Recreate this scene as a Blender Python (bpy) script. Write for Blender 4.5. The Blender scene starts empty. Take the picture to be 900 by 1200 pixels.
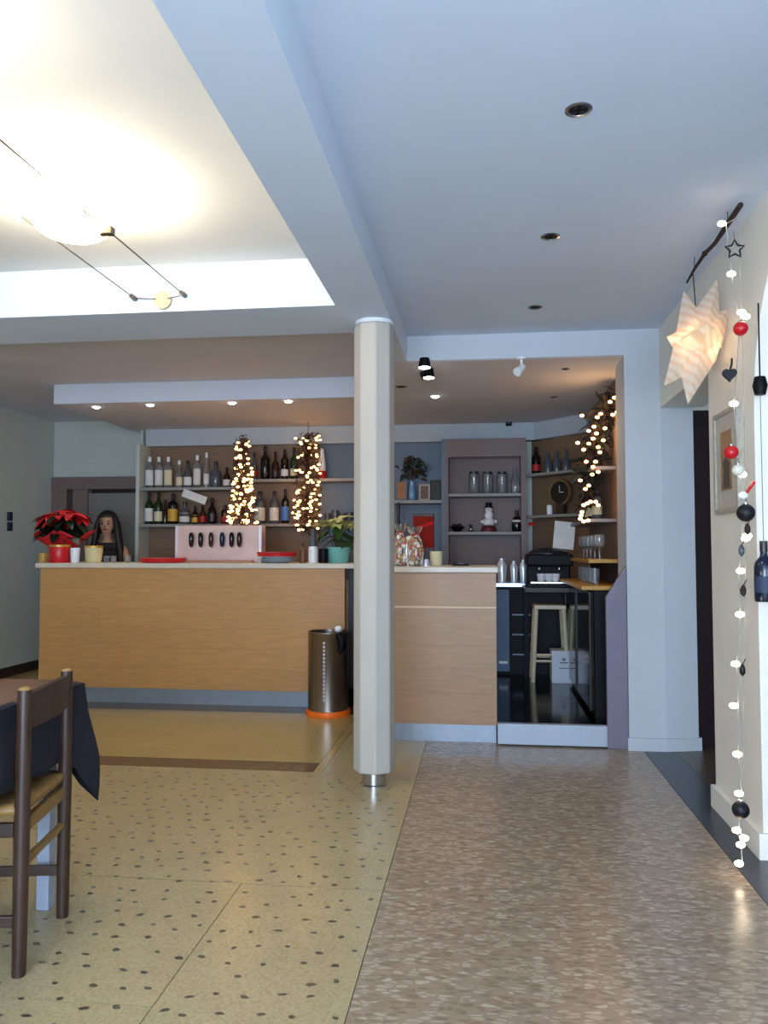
import bpy, bmesh, math, random
from mathutils import Vector, Matrix
random.seed(7)
SC = bpy.context.scene
COL = SC.collection
PI = math.pi

# ------------------------------------------------------------------ camera
F = 940.0                      # focal length in pixels of the 900x1200 frame
YAW = math.radians(7.0)        # turned to the left of the room axis
PITCH = math.radians(2.74)     # tipped up
CAMH = 1.20
cam_d = bpy.data.cameras.new('camera'); cam = bpy.data.objects.new('camera', cam_d); COL.objects.link(cam)
cam_d.sensor_fit = 'VERTICAL'; cam_d.sensor_height = 36.0; cam_d.lens = F / 1200.0 * 36.0
cam_d.clip_start = 0.05; cam_d.clip_end = 100
cam.location = (0, 0, CAMH)
cam.rotation_euler = (PI/2 + PITCH, 0, YAW)
SC.camera = cam

# ------------------------------------------------------------------ world, daylight, exposure
w = bpy.data.worlds.new('sky'); SC.world = w; w.use_nodes = True
bg = w.node_tree.nodes['Background']
bg.inputs['Color'].default_value = (0.62, 0.78, 1.0, 1); bg.inputs['Strength'].default_value = 1.0
SC.view_settings.view_transform = 'Standard'; SC.view_settings.look = 'None'
SC.view_settings.exposure = 0.80; SC.view_settings.gamma = 1.0
SC.view_settings.use_curve_mapping = False

def area(name, loc, rot, sx, sy, power, color):
    l = bpy.data.lights.new(name, 'AREA'); l.shape = 'RECTANGLE'; l.size = sx; l.size_y = sy
    l.energy = power; l.color = color
    o = bpy.data.objects.new(name, l); COL.objects.link(o); o.location = loc; o.rotation_euler = rot
    return o
DAY = (0.55, 0.735, 1.0)
# daylight standing in the window openings of the rear wall (main room, and the side room behind the arch)
area('daylight_main_window', (-0.35, -2.32, 1.35), (PI/2+.42, 0, 0), 2.7, 2.0, 195, DAY)
area('daylight_left_window', (-3.2, -2.32, 1.45), (PI/2, 0, 0), 1.6, 1.6, 14, (0.9, 0.94, 1.0))
area('daylight_side_window', (2.4, -2.32, 1.35), (PI/2+.2, 0, 0), 1.6, 2.0, 62, DAY)

# ------------------------------------------------------------------ helpers
_fw = Vector((-math.sin(YAW)*math.cos(PITCH), math.cos(YAW)*math.cos(PITCH), math.sin(PITCH)))
_rt = Vector((math.cos(YAW), math.sin(YAW), 0))
_up = _rt.cross(_fw)
def ray(px, py):
    return _fw + _rt*((px-450)/F) + _up*((600-py)/F)
def atY(px, py, Y):
    d = ray(px, py); return Vector((0, 0, CAMH)) + d*(Y/d.y)
def atX(px, py, X):
    d = ray(px, py); return Vector((0, 0, CAMH)) + d*(X/d.x)
def atZ(px, py, Z):
    d = ray(px, py); return Vector((0, 0, CAMH)) + d*((Z-CAMH)/d.z)
def xat(px, Y):
    return atY(px, 645, Y).x

def lin(h):
    h = h.lstrip('#'); out = []
    for i in (0, 2, 4):
        c = int(h[i:i+2], 16)/255
        out.append(c/12.92 if c <= 0.04045 else ((c+0.055)/1.055)**2.4)
    return (*out, 1)
MATS = {}
def mat(name, col, rough=0.6, metal=0.0, var=0.06, scale=14, bump=0.0, trans=0.0, emit=None, estr=0.0, coat=0.0, alpha=None, stretch=None, rnd=0.0, spec=0.5):
    if name in MATS: return MATS[name]
    m = bpy.data.materials.new(name); m.use_nodes = True
    nt = m.node_tree; b = nt.nodes['Principled BSDF']
    c = lin(col)
    b.inputs['Roughness'].default_value = rough; b.inputs['Metallic'].default_value = metal
    b.inputs['Specular IOR Level'].default_value = spec
    b.inputs['Transmission Weight'].default_value = trans
    b.inputs['Coat Weight'].default_value = coat
    tc = nt.nodes.new('ShaderNodeTexCoord'); mp = nt.nodes.new('ShaderNodeMapping')
    nt.links.new(tc.outputs['Object'], mp.inputs['Vector'])
    if stretch: mp.inputs['Scale'].default_value = stretch
    nz = nt.nodes.new('ShaderNodeTexNoise'); nz.inputs['Scale'].default_value = scale; nz.inputs['Detail'].default_value = 4
    nt.links.new(mp.outputs['Vector'], nz.inputs['Vector'])
    rp = nt.nodes.new('ShaderNodeValToRGB')
    rp.color_ramp.elements[0].position = 0.3; rp.color_ramp.elements[1].position = 0.7
    rp.color_ramp.elements[0].color = tuple(max(0, v*(1-var)) for v in c[:3])+(1,)
    rp.color_ramp.elements[1].color = tuple(min(1, v*(1+var)) for v in c[:3])+(1,)
    nt.links.new(nz.outputs['Fac'], rp.inputs['Fac'])
    out = rp.outputs['Color']
    if rnd:
        oi = nt.nodes.new('ShaderNodeObjectInfo')
        mr = nt.nodes.new('ShaderNodeMapRange'); mr.inputs['To Min'].default_value = 1-rnd; mr.inputs['To Max'].default_value = 1+rnd
        nt.links.new(oi.outputs['Random'], mr.inputs['Value'])
        hs = nt.nodes.new('ShaderNodeHueSaturation')
        nt.links.new(mr.outputs['Result'], hs.inputs['Value']); nt.links.new(out, hs.inputs['Color'])
        out = hs.outputs['Color']
        ad = nt.nodes.new('ShaderNodeVectorMath'); ad.operation = 'SCALE'; ad.inputs['Scale'].default_value = 9.0
        cb = nt.nodes.new('ShaderNodeCombineXYZ'); nt.links.new(oi.outputs['Random'], cb.inputs['X']); nt.links.new(oi.outputs['Random'], cb.inputs['Z'])
        nt.links.new(cb.outputs['Vector'], ad.inputs[0]); nt.links.new(ad.outputs['Vector'], mp.inputs['Location'])
    nt.links.new(out, b.inputs['Base Color'])
    if bump:
        bp = nt.nodes.new('ShaderNodeBump'); bp.inputs['Strength'].default_value = bump; bp.inputs['Distance'].default_value = 0.005
        nt.links.new(nz.outputs['Fac'], bp.inputs['Height']); nt.links.new(bp.outputs['Normal'], b.inputs['Normal'])
    if emit:
        b.inputs['Emission Color'].default_value = lin(emit); b.inputs['Emission Strength'].default_value = estr
    if alpha is not None: b.inputs['Alpha'].default_value = alpha
    MATS[name] = m
    return m

class MB:
    def __init__(s): s.v = []; s.f = []
    def add(s, vs, fs):
        n = len(s.v); s.v += [tuple(v) for v in vs]; s.f += [tuple(i+n for i in f) for f in fs]; return s
    def box(s, x0, x1, y0, y1, z0, z1):
        return s.add([(x0,y0,z0),(x1,y0,z0),(x1,y1,z0),(x0,y1,z0),(x0,y0,z1),(x1,y0,z1),(x1,y1,z1),(x0,y1,z1)],
                     [(0,3,2,1),(4,5,6,7),(0,1,5,4),(1,2,6,5),(2,3,7,6),(3,0,4,7)])
    def lathe(s, prof, n=20, c=(0,0,0), axis='z', closed=False):
        vs = []; fs = []
        for r, z in prof:
            for k in range(n):
                a = 2*PI*k/n; x, y = r*math.cos(a), r*math.sin(a)
                p = (x, y, z) if axis == 'z' else ((x, z, y) if axis == 'y' else (z, x, y))
                vs.append((p[0]+c[0], p[1]+c[1], p[2]+c[2]))
        m = len(prof)
        for i in range(m-1):
            for k in range(n):
                k2 = (k+1) % n
                q = (i*n+k, i*n+k2, (i+1)*n+k2, (i+1)*n+k)
                fs.append(q if axis != 'y' else q[::-1])
        if tuple(prof[0]) == tuple(prof[-1]): return s.add(vs, fs)
        if prof[0][0] > 1e-6: fs.append(tuple(range(n-1, -1, -1)))
        if prof[-1][0] > 1e-6: fs.append(tuple((m-1)*n+k for k in range(n)))
        return s.add(vs, fs)
    def tube(s, pts, rad, n=8):
        pts = [Vector(p) for p in pts]
        rads = rad if isinstance(rad, (list, tuple)) else [rad]*len(pts)
        vs = []; fs = []
        prev = None
        for i, p in enumerate(pts):
            t = (pts[min(i+1, len(pts)-1)] - pts[max(i-1, 0)])
            if t.length < 1e-9: t = Vector((0,0,1))
            t.normalize()
            if prev is None:
                a = Vector((1,0,0)) if abs(t.x) < 0.9 else Vector((0,1,0))
                u = t.cross(a).normalized()
            else:
                u = (prev - t*prev.dot(t))
                u = u.normalized() if u.length > 1e-6 else t.cross(Vector((1,0,0))).normalized()
            prev = u; v2 = t.cross(u)
            for k in range(n):
                a = 2*PI*k/n
                vs.append(p + (u*math.cos(a)+v2*math.sin(a))*rads[i])
        for i in range(len(pts)-1):
            for k in range(n):
                k2 = (k+1) % n
                fs.append((i*n+k, i*n+k2, (i+1)*n+k2, (i+1)*n+k))
        fs.append(tuple(range(n-1, -1, -1))); fs.append(tuple((len(pts)-1)*n+k for k in range(n)))
        return s.add(vs, fs)
    def prism(s, poly, a, b, axis='x'):
        n = len(poly)
        def m(p, t):
            return (t, p[0], p[1]) if axis == 'x' else ((p[0], t, p[1]) if axis == 'y' else (p[0], p[1], t))
        vs = [m(p, a) for p in poly] + [m(p, b) for p in poly]
        fs = [tuple(range(n-1, -1, -1)), tuple(range(n, 2*n))]
        for i in range(n): fs.append((i, (i+1) % n, n+(i+1) % n, n+i))
        return s.add(vs, fs)
    def ball(s, c, r, n=10, sq=(1,1,1)):
        prof = [(max(1e-7, math.sin(PI*i/n)), -math.cos(PI*i/n)) for i in range(n+1)]
        k0 = len(s.v); s.lathe(prof, n+2)
        for i in range(k0, len(s.v)):
            x, y, z = s.v[i]; s.v[i] = (c[0]+x*r*sq[0], c[1]+y*r*sq[1], c[2]+z*r*sq[2])
        return s
    def xf(s, M):
        s.v = [tuple(M @ Vector(v)) for v in s.v]; return s
    def mesh(s, name, m, smooth=False, bevel=0.0, seg=2):
        me = bpy.data.meshes.new(name); me.from_pydata(s.v, [], s.f)
        bm = bmesh.new(); bm.from_mesh(me)
        bmesh.ops.remove_doubles(bm, verts=bm.verts, dist=1e-5)
        bmesh.ops.recalc_face_normals(bm, faces=bm.faces)
        if bevel:
            ed = [e for e in bm.edges if len(e.link_faces) == 2 and e.calc_face_angle(0) > 0.5]
            bmesh.ops.bevel(bm, geom=ed, offset=bevel, segments=seg, affect='EDGES', profile=0.5, clamp_overlap=True)
        bm.to_mesh(me); bm.free()
        if smooth:
            me.polygons.foreach_set('use_smooth', [True]*len(me.polygons))
            try: me.set_sharp_from_angle(angle=math.radians(40))
            except Exception: pass
        if m: me.materials.append(m)
        return me
def obj(name, mb, m, parent=None, smooth=False, bevel=0.0, loc=(0,0,0), rot=(0,0,0), seg=2):
    me = mb.mesh(name, m, smooth, bevel, seg) if isinstance(mb, MB) else mb
    o = bpy.data.objects.new(name, me); COL.objects.link(o)
    o.location = loc; o.rotation_euler = rot
    if parent: o.parent = parent
    return o
def tag(o, label, cat, group=None):
    o['label'] = label; o['category'] = cat
    if group: o['group'] = group
    return o
def thing(name, label, cat, loc=(0,0,0), rotz=0.0, group=None):
    o = bpy.data.objects.new(name, None); COL.objects.link(o); o.empty_display_size = 0.05
    o.location = loc; o.rotation_euler = (0, 0, rotz)
    return tag(o, label, cat, group)
def struct(name, mb, m, parent=None, **k):
    o = obj(name, mb, m, parent, **k)
    if not parent: o['kind'] = 'structure'
    return o
def box(*a): return MB().box(*a)

# ------------------------------------------------------------------ materials
M_cove    = mat('cove_plaster', 'd6d3cd', 0.85, var=0.02, scale=3)
M_white   = mat('white_plaster', 'bfc2c6', 0.85, var=0.02, scale=3)
M_ceil    = mat('ceiling_plaster', 'ccd7e6', 0.9, var=0.02, scale=3)
M_barceil = mat('bar_ceiling_plaster', 'cdcdd2', 0.9, var=0.02, scale=3)
M_leftw   = mat('grey_green_plaster', 'bbbfb4', 0.85, var=0.03, scale=3)
M_cream   = mat('cream_plaster', 'e6e0d4', 0.85, var=0.03, scale=4)
M_oak     = mat('oak_veneer', 'b3824a', 0.45, var=0.13, scale=5, stretch=(1.2, 4, 16), rnd=0.035)
M_oak2    = mat('pinkish_oak_veneer', 'a27c58', 0.45, var=0.10, scale=5, stretch=(1.2, 4, 16), rnd=0.035)
M_seam    = mat('pale_joint', 'd9bf97', 0.6)
M_top     = mat('pale_worktop', 'c9bba6', 0.35, var=0.04)
M_kick    = mat('brushed_steel_plinth', '8b9198', 0.45, 0.6, var=0.05)
M_steel   = mat('polished_steel', 'b9b9ba', 0.18, 0.95, var=0.03)
M_dsteel  = mat('dark_bin_steel', '8d8278', 0.28, 0.95, var=0.05)
M_black   = mat('black_plastic', '08080a', 0.5, spec=0.15)
M_darkbr  = mat('dark_brown_wood', '2b1a14', 0.5, var=0.2, stretch=(6, 6, 1))
M_door    = mat('dark_red_brown_door', '1e0d0c', 0.6, spec=0.2, var=0.15, stretch=(8, 8, 1))
M_shelf   = mat('shelf_edge_grey', '8a8682', 0.5, var=0.05)
M_backwood= mat('back_panel_wood', '7c6149', 0.55, var=0.12, scale=5, stretch=(1.2, 4, 14))
M_pinkwood= mat('mauve_wood', '72605a', 0.55, var=0.08, scale=5, stretch=(1.2, 4, 12))
M_bluegrey= mat('blue_grey_laminate', '586674', 0.5, var=0.05)
M_mauve   = mat('mauve_grey_laminate', '746e7c', 0.5, var=0.03)
M_navy    = mat('navy_cloth', '11121f', 0.9, var=0.15, scale=60, bump=0.2)
M_runner  = mat('brown_cloth', '684c3a', 0.9, var=0.12, scale=70, bump=0.2)
M_chair   = mat('walnut_chair_wood', '38241a', 0.38, var=0.25, scale=6, stretch=(5, 5, 1))
M_seat    = mat('tan_seat_wood', '8a6a3c', 0.45, var=0.2, scale=6, stretch=(1, 6, 6))
M_red     = mat('glossy_red', 'c01018', 0.35)
M_redpaper= mat('red_crepe_paper', 'b80f14', 0.6, var=0.2, scale=30, bump=0.4)
M_white2  = mat('white_gloss', 'e6e6e6', 0.3)
M_gold    = mat('gold_foil', 'c8a04a', 0.35, 0.6)
M_darkfl  = mat('black_gloss_floor', '040509', 0.12, var=0.1, spec=0.3)
M_orange  = mat('orange_rubber', 'f06a08', 0.5)
M_yshelf  = mat('honey_wood', 'b8862c', 0.45, var=0.1, stretch=(6, 1, 6))
M_stoolw  = mat('pale_stool_wood', 'cdbfa0', 0.5, var=0.1, stretch=(6, 6, 1))
M_glass   = mat('clear_glass', 'e8eef0', 0.05, trans=0.9, var=0.01)
M_grnglass= mat('green_glass', '123016', 0.12, var=0.05)
M_dkglass = mat('dark_bottle_glass', '0c0a0c', 0.12, var=0.05)
M_brglass = mat('brown_bottle_glass', '2c150a', 0.12, var=0.05)
M_blglass = mat('navy_bottle_glass', '0e1a30', 0.12, var=0.05)
M_grglass = mat('smoky_glass', '5c6268', 0.12, trans=0.35, var=0.05)
M_lblw    = mat('white_label', 'd4d2cc', 0.7)
M_lblc    = mat('cream_label', 'd2c8a4', 0.7)
M_lblg    = mat('gold_label', 'c79a2b', 0.5)
M_lblr    = mat('red_label', 'a51a1a', 0.6)
M_lblb    = mat('blue_label', '3f6fb5', 0.6)
M_foil    = mat('dark_foil', '201418', 0.4)
M_green   = mat('dark_leaf_green', '1b2a14', 0.55, var=0.2)
M_twig    = mat('dark_twig', '2a1712', 0.8, var=0.2)
M_bulb    = mat('warm_fairy_bulb', 'ffe0b0', 0.4, emit='ffb86a', estr=7.0)
M_bulbw   = mat('white_fairy_bulb', 'fff2e0', 0.4, emit='ffe6c4', estr=8.0)
M_lit     = mat('lit_downlight', 'ffffff', 0.4, emit='fff0e4', estr=12.0)
M_unlit   = mat('dark_lamp_reflector', '3b4048', 0.3, 0.6)
M_wire    = mat('steel_cable', '55504c', 0.4, 0.6)

# ================================================================== THE SETTING
H1, H2, HC = 2.40, 2.56, 2.64      # beam underside, ceilings, cove ceiling
XL, XR = -4.5, 1.08
YB = -2.3

# ---- floor materials
def terrazzo_plain(name, c1, c2, rough=0.24):
    m = mat(name, c1, rough, var=0.05, scale=3)
    nt = m.node_tree; b = nt.nodes['Principled BSDF']
    src = b.inputs['Base Color'].links[0].from_socket
    tc = nt.nodes.new('ShaderNodeNewGeometry')
    v = nt.nodes.new('ShaderNodeTexVoronoi'); v.inputs['Scale'].default_value = 150
    nt.links.new(tc.outputs['Position'], v.inputs['Vector'])
    mx = nt.nodes.new('ShaderNodeMixRGB'); mx.blend_type = 'MIX'
    r = nt.nodes.new('ShaderNodeValToRGB'); r.color_ramp.elements[0].position = 0.45; r.color_ramp.elements[1].position = 0.75
    sep = nt.nodes.new('ShaderNodeSeparateColor'); nt.links.new(v.outputs['Color'], sep.inputs['Color'])
    nt.links.new(sep.outputs['Red'], r.inputs['Fac'])
    ml = nt.nodes.new('ShaderNodeMath'); ml.operation = 'MULTIPLY'; ml.inputs[1].default_value = 0.45
    nt.links.new(r.outputs['Color'], ml.inputs[0]); nt.links.new(ml.outputs[0], mx.inputs['Fac'])
    nt.links.new(src, mx.inputs['Color1']); mx.inputs['Color2'].default_value = lin(c2)
    nt.links.new(mx.outputs['Color'], b.inputs['Base Color'])
    return m
M_terr = terrazzo_plain('yellow_terrazzo', 'b1a07a', '958460')
M_terr2 = terrazzo_plain('plain_buff_terrazzo', 'b59c66', '9c8450')
M_strip = terrazzo_plain('brown_terrazzo_strip', '6d5540', '57412f')
M_band = terrazzo_plain('dark_grey_stone_band', '3c4048', '30343c', 0.3)
M_brfl = terrazzo_plain('brown_stone_floor', '5a4a3c', '4a3c30', 0.3)
def terrazzo_pebble():
    m = mat('pebble_terrazzo', 'a8947c', 0.26, var=0.1, scale=2)
    nt = m.node_tree; b = nt.nodes['Principled BSDF']
    src = b.inputs['Base Color'].links[0].from_socket
    g = nt.nodes.new('ShaderNodeNewGeometry')
    mp = nt.nodes.new('ShaderNodeMapping'); mp.inputs['Rotation'].default_value = (0, 0, 0.35); mp.inputs['Scale'].default_value = (0.55, 1.25, 1)
    nt.links.new(g.outputs['Position'], mp.inputs['Vector'])
    v = nt.nodes.new('ShaderNodeTexVoronoi'); v.inputs['Scale'].default_value = 52
    nt.links.new(mp.outputs['Vector'], v.inputs['Vector'])
    sep = nt.nodes.new('ShaderNodeSeparateColor'); nt.links.new(v.outputs['Color'], sep.inputs['Color'])
    r = nt.nodes.new('ShaderNodeValToRGB')
    cr = r.color_ramp; cr.interpolation = 'CONSTANT'
    stops = [(0.0, '78644f'), (0.22, '98826c'), (0.45, 'ad9a84'), (0.68, '85694f'), (0.8, 'b3a28c'), (0.93, 'bdae98')]
    cr.elements[0].color = lin(stops[0][1]); cr.elements[1].position = stops[1][0]; cr.elements[1].color = lin(stops[1][1])
    for p, c in stops[2:]:
        e = cr.elements.new(p); e.color = lin(c)
    nt.links.new(sep.outputs['Green'], r.inputs['Fac'])
    v2 = nt.nodes.new('ShaderNodeTexVoronoi'); v2.feature = 'DISTANCE_TO_EDGE'; v2.inputs['Scale'].default_value = 52
    nt.links.new(mp.outputs['Vector'], v2.inputs['Vector'])
    r2 = nt.nodes.new('ShaderNodeValToRGB'); r2.color_ramp.elements[0].position = 0.05; r2.color_ramp.elements[1].position = 0.16
    nt.links.new(v2.outputs['Distance'], r2.inputs['Fac'])
    mx = nt.nodes.new('ShaderNodeMixRGB'); mx.inputs['Color1'].default_value = lin('8d7b68')
    nt.links.new(r2.outputs['Color'], mx.inputs['Fac']); nt.links.new(r.outputs['Color'], mx.inputs['Color2'])
    m2 = nt.nodes.new('ShaderNodeMixRGB'); m2.inputs['Fac'].default_value = 0.72
    nt.links.new(src, m2.inputs['Color1']); nt.links.new(mx.outputs['Color'], m2.inputs['Color2'])
    nt.links.new(m2.outputs['Color'], b.inputs['Base Color'])
    return m
M_pebble = terrazzo_pebble()
M_joint = mat('floor_joint', '948562', 0.6)

# ---- floor: base slab with terrazzo panels laid on it
floor = struct('floor', box(XL-0.2, 3.6, YB-0.2, 8.3, -0.12, -0.008), M_joint)
g = 0.0015
def panel(name, x0, x1, y0, y1, m):
    return obj(name, box(x0+g, x1-g, y0+g, y1-g, -0.012, 0.0), m, floor)
XS, XB = -0.87, -0.355
for y0, y1 in ((YB, 0.52), (0.52, 1.30), (1.30, 2.08), (2.08, 2.87)):
    panel('terrazzo_panel', XL, XS, y0, y1, M_terr)
panel('terrazzo_panel', XS, XB, YB, 2.87, M_terr)
panel('terrazzo_panel', XL, XB, 2.87, 4.33, M_terr)
panel('terrazzo_panel', XS, XB, 4.33, 6.3, M_terr)
panel('dark_strip', XL, -0.92, 4.33, 4.52, M_strip)
panel('terrazzo_panel', -0.92, XS, 4.33, 6.3, M_terr2)
panel('terrazzo_panel', XL, -0.92, 4.52, 5.86, M_terr2)
panel('dark_strip', XL, -0.92, 5.86, 6.3, M_strip)
panel('terrazzo_panel', XL, -3.3, 6.3, 8.2, M_terr2)
panel('pebble_terrazzo_panel', XB, 0.95, YB, 5.3, M_pebble)
panel('stone_band', 0.95, 1.14, YB, 5.3, M_band)
panel('stone_panel', 1.14, 3.5, YB, 5.6, M_brfl)
# dark stone chips inlaid in the dotted terrazzo: the nearest singly, the rest joined
M_chip = mat('dark_stone_chip', '584c3c', 0.3, var=0.25, scale=40, rnd=0.25)
chips = []
sp = 0.090
y = 1.35
row = 0
while y < 4.30:
    x = XB-0.05 - (sp/2 if row % 2 else 0)
    while x > -3.6:
        cx, cy = x+random.uniform(-.024, .024), y+random.uniform(-.024, .024)
        d = Vector((cx, cy)); zc = -math.sin(YAW)*cx + math.cos(YAW)*cy; xc = math.cos(YAW)*cx+math.sin(YAW)*cy
        if zc > 0.5 and -0.52 < xc/zc < 0.5 and abs(cx-XS) > .02 and random.random() > 0.06:
            chips.append((zc, cx, cy, random.uniform(.015, .030), random.uniform(.012, .021), random.uniform(-.4, .4)))
        x -= sp
    y += sp; row += 1
chips.sort()
def chip_mb(kind):
    pts = [(.5*math.cos(a)*(1+.18*math.sin(3*a+kind)), .5*math.sin(a)*(1+.15*math.cos(2*a+kind*2))) for a in [2*PI*i/7 for i in range(7)]]
    return MB().prism(pts, -0.004, 0.0006, 'z')
chip_me = [chip_mb(k).mesh('stone_chip', M_chip) for k in range(4)]
for i, (zc, cx, cy, sx, sy, a) in enumerate(chips[:300]):
    o = obj('stone_chip', chip_me[i % 4], None, floor, loc=(cx, cy, 0), rot=(0, 0, a)); o.scale = (sx, sy, 1)
far = MB()
for i, (zc, cx, cy, sx, sy, a) in enumerate(chips[300:]):
    t = chip_mb(i % 4).xf(Matrix.Translation((cx, cy, 0)) @ Matrix.Rotation(a, 4, 'Z') @ Matrix.Diagonal((sx, sy, 1, 1)))
    far.add(t.v, t.f)
o = obj('distant_chips', far, M_chip, floor); o['kind'] = 'stuff'

# ---- ceilings and beams
struct('ceiling', box(-0.60, 1.3, YB-0.2, 5.1, H2, H2+.15), M_ceil)
struct('ceiling_cove', box(XL-.2, -0.60, YB-.2, 3.95, HC, HC+.15), M_cove)
struct('ceiling_bar', box(XL-.2, -0.60, 4.20, 8.3, H2, H2+.15), M_barceil)
struct('trim_1', box(-0.71, -0.47, YB-.2, 5.05, H1, 2.75), M_ceil)                       # long beam over the column
struct('trim_2', box(XL-.2, -0.71, 3.82, 4.32, H1, 2.75), M_ceil)                        # cross beam
struct('trim_3', box(XL-.2, -0.71, YB-.2, -1.2, H1, 2.75), M_ceil)
struct('trim_4', box(-3.49, -0.70, 6.16, 7.62, H1, H2+.01), M_barceil)                    # lowered soffit over the bar
struct('trim_5', box(-0.70, 1.3, 5.05, 8.3, H1, H2+.01), M_barceil)                       # lowered ceiling over the bar end
struct('trim_6', box(-0.47, 0.87, 5.03, 5.16, H1+.002, H2+.01), M_white)                   # header over the bar opening

# ---- walls
struct('wall_left', box(XL-.2, XL, YB-.2, 8.3, 0, 2.7), M_leftw)
struct('baseboard_left', box(XL, XL+.02, YB, 7.95, 0, .09), M_darkbr)
arch = [(2.59+.75*math.cos(a), 1.75+.75*math.sin(a)) for a in [PI*i/24 for i in range(24, -1, -1)]]
poly = [(YB-.2, 0), (1.84, 0)] + arch + [(3.34, 0), (3.98, 0), (3.98, 2.07), (5.03, 2.07), (5.03, H2), (YB-.2, H2)]
struct('wall_right', MB().prism(poly, XR, XR+.25, 'x'), M_cream)
struct('baseboard_right', MB().box(XR-.02, XR, 3.34-.015, 3.98+.015, 0, .10).box(XR, XR+.25, 3.325, 3.34, 0, .10).box(XR, XR+.25, 3.98, 3.995, 0, .10), M_cream)
# pillar at the right of the bar opening, its outer face turned slightly away
pil = [(0.87, 5.03), (1.085, 5.03), (1.285, 5.08), (1.285, 5.35), (0.87, 5.35)]
struct('wall_pillar', MB().prism(pil, 0, H2, 'z'), M_white)
bsb = [(0.86, 5.015), (1.088, 5.015), (1.30, 5.067), (1.30, 5.10), (1.08, 5.045), (0.86, 5.045)]
struct('baseboard_pillar', MB().prism(bsb, 0, .075, 'z'), M_white)
d1 = struct('door_1', box(1.285, 2.10, 5.16, 5.22, 0, 2.07), M_door)
for zz0, zz1 in ((.15, .95), (1.08, 1.95)):
    obj('door_panel', box(1.40, 1.99, 5.148, 5.162, zz0, zz1), M_door, d1, bevel=.006)
struct('wall_side_far', MB().box(1.285, 3.5, 5.22, 5.36, 2.07, 2.7).box(2.10, 3.5, 5.2, 5.36, 0, 2.07), M_cream)
struct('wall_side', box(3.45, 3.6, YB-.2, 5.4, 0, 2.7), M_cream)
struct('ceiling_side', box(1.3, 3.6, YB-.2, 5.4, H2, H2+.15), M_ceil)
# rear wall with its window openings (behind the viewer)
def rear(x0, x1, holes):
    mb = MB(); xs = x0
    for a, b, z0, z1 in holes:
        mb.box(xs, a, YB-.12, YB, 0, 2.7); mb.box(a, b, YB-.12, YB, 0, z0); mb.box(a, b, YB-.12, YB, z1, 2.7); xs = b
    mb.box(xs, x1, YB-.12, YB, 0, 2.7); return mb
holes = [(-4.0, -2.4, .65, 2.25), (-1.7, 1.0, .35, 2.35), (1.6, 3.2, .35, 2.35)]
struct('wall_rear', rear(XL-.2, 3.6, holes), M_cream)
for i, (a, b, z0, z1) in enumerate(holes):
    mb = MB()
    for q in range(3):
        xx = a + (b-a-.05)*q/2; mb.box(xx, xx+.05, YB-.07, YB-.02, z0, z1)
    mb.box(a, b, YB-.07, YB-.02, z0, z0+.05).box(a, b, YB-.07, YB-.02, z1-.05, z1)
    struct('window_%d' % (i+1), mb, M_white2)

# ---- back of the bar
XSH = xat(158, 7.45)         # left edge of the shelving
struct('wall_back', MB().box(XL, XSH, 7.97, 8.1, 1.97, H2).box(XSH-.02, 1.3, 7.72, 7.9, 0, H1).box(XSH-.02, XSH+.0, 7.6, 7.9, 1.97, H2), M_leftw)
struct('trim_7', box(XSH+.03, 0.80, 7.60, 7.72, 2.235, H1), mat('pale_blue_grey_band', 'a9b1b5', 0.85, var=0.02))         # white band above the shelves
struct('wall_bar_side', box(0.93, 1.3, 5.35, 7.72, 0, H1), mat('brown_side_wall', '7a6252', 0.6, var=0.1))
# back door in the alcove
d2 = struct('door_2', box(xat(104, 8.0), XSH, 7.98, 8.03, 0, 1.80), mat('grey_door', '77736e', 0.5))
struct('trim_8', MB().box(XL, XL+.17, 7.93, 8.05, 0, 1.84).box(XL, XSH, 7.92, 8.05, 1.84, 1.968).box(xat(87, 8.0), xat(104, 8.0), 7.95, 8.05, 0, 1.84), M_pinkwood)
struct('wall_alcove', box(XL, XSH, 8.25, 8.35, 0, 2), M_darkbr)
# platform behind the counter, black gloss with a pale metal riser
struct('floor_bar', box(-3.30, 0.93, 6.15, 7.75, 0.0, .132), M_darkfl)
struct('floor_bar_end', box(0.085, 0.93, 5.10, 6.15, 0.0, .132), M_darkfl)
struct('trim_9', box(0.085, xat(709, 5.06), 5.05, 5.10, 0.008, .134), mat('pale_metal_riser', 'aab2bb', 0.45, 0.15, var=0.03), bevel=.004)

# ---- counters
def boards(parent, x0, x1, yf, z0, z1, rows, m, joints, dz=None):
    h = (z1-z0)/rows
    for r in range(rows):
        xs = [x0] + sorted(j for j in joints[r % len(joints)] if x0 < j < x1) + [x1]
        for a, b in zip(xs[:-1], xs[1:]):
            obj('board', box(a+.0003, b-.0003, yf, yf+.02, z0+r*h+.0003, z0+(r+1)*h-.0003), m, parent)
CX0, CX1 = xat(48, 6.04), xat(404, 6.04)
c = thing('bar_counter', 'long oak-fronted bar counter on a recessed steel plinth, between left wall and column', 'counter', (0, 0, 0))
obj('carcass', box(CX0+.02, CX1-.01, 6.059, 6.16, .13, 1.06), M_oak, c)
boards(c, CX0, CX1, 6.04, .125, 1.062, 6, M_oak, [(-2.2,), (-2.75, -1.5), (-1.9,), (-3.0, -2.0), (-2.5, -1.3), (-1.7,)])
obj('end_panel', box(CX0, CX0+.02, 6.062, 6.62, .125, 1.062), M_oak, c)
obj('plinth', box(CX0+.05, CX1, 6.10, 6.14, .0, .125), M_kick, c)
obj('return_panel', box(CX1, -0.76, 6.22, 6.26, 0, 1.06), M_darkbr, c)
wt = tag(obj('worktop', box(CX0-.03, -0.70, 6.01, 6.62, 1.062, 1.10), M_top, bevel=.004), 'pale worktop lying along the long oak bar counter', 'worktop')
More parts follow.
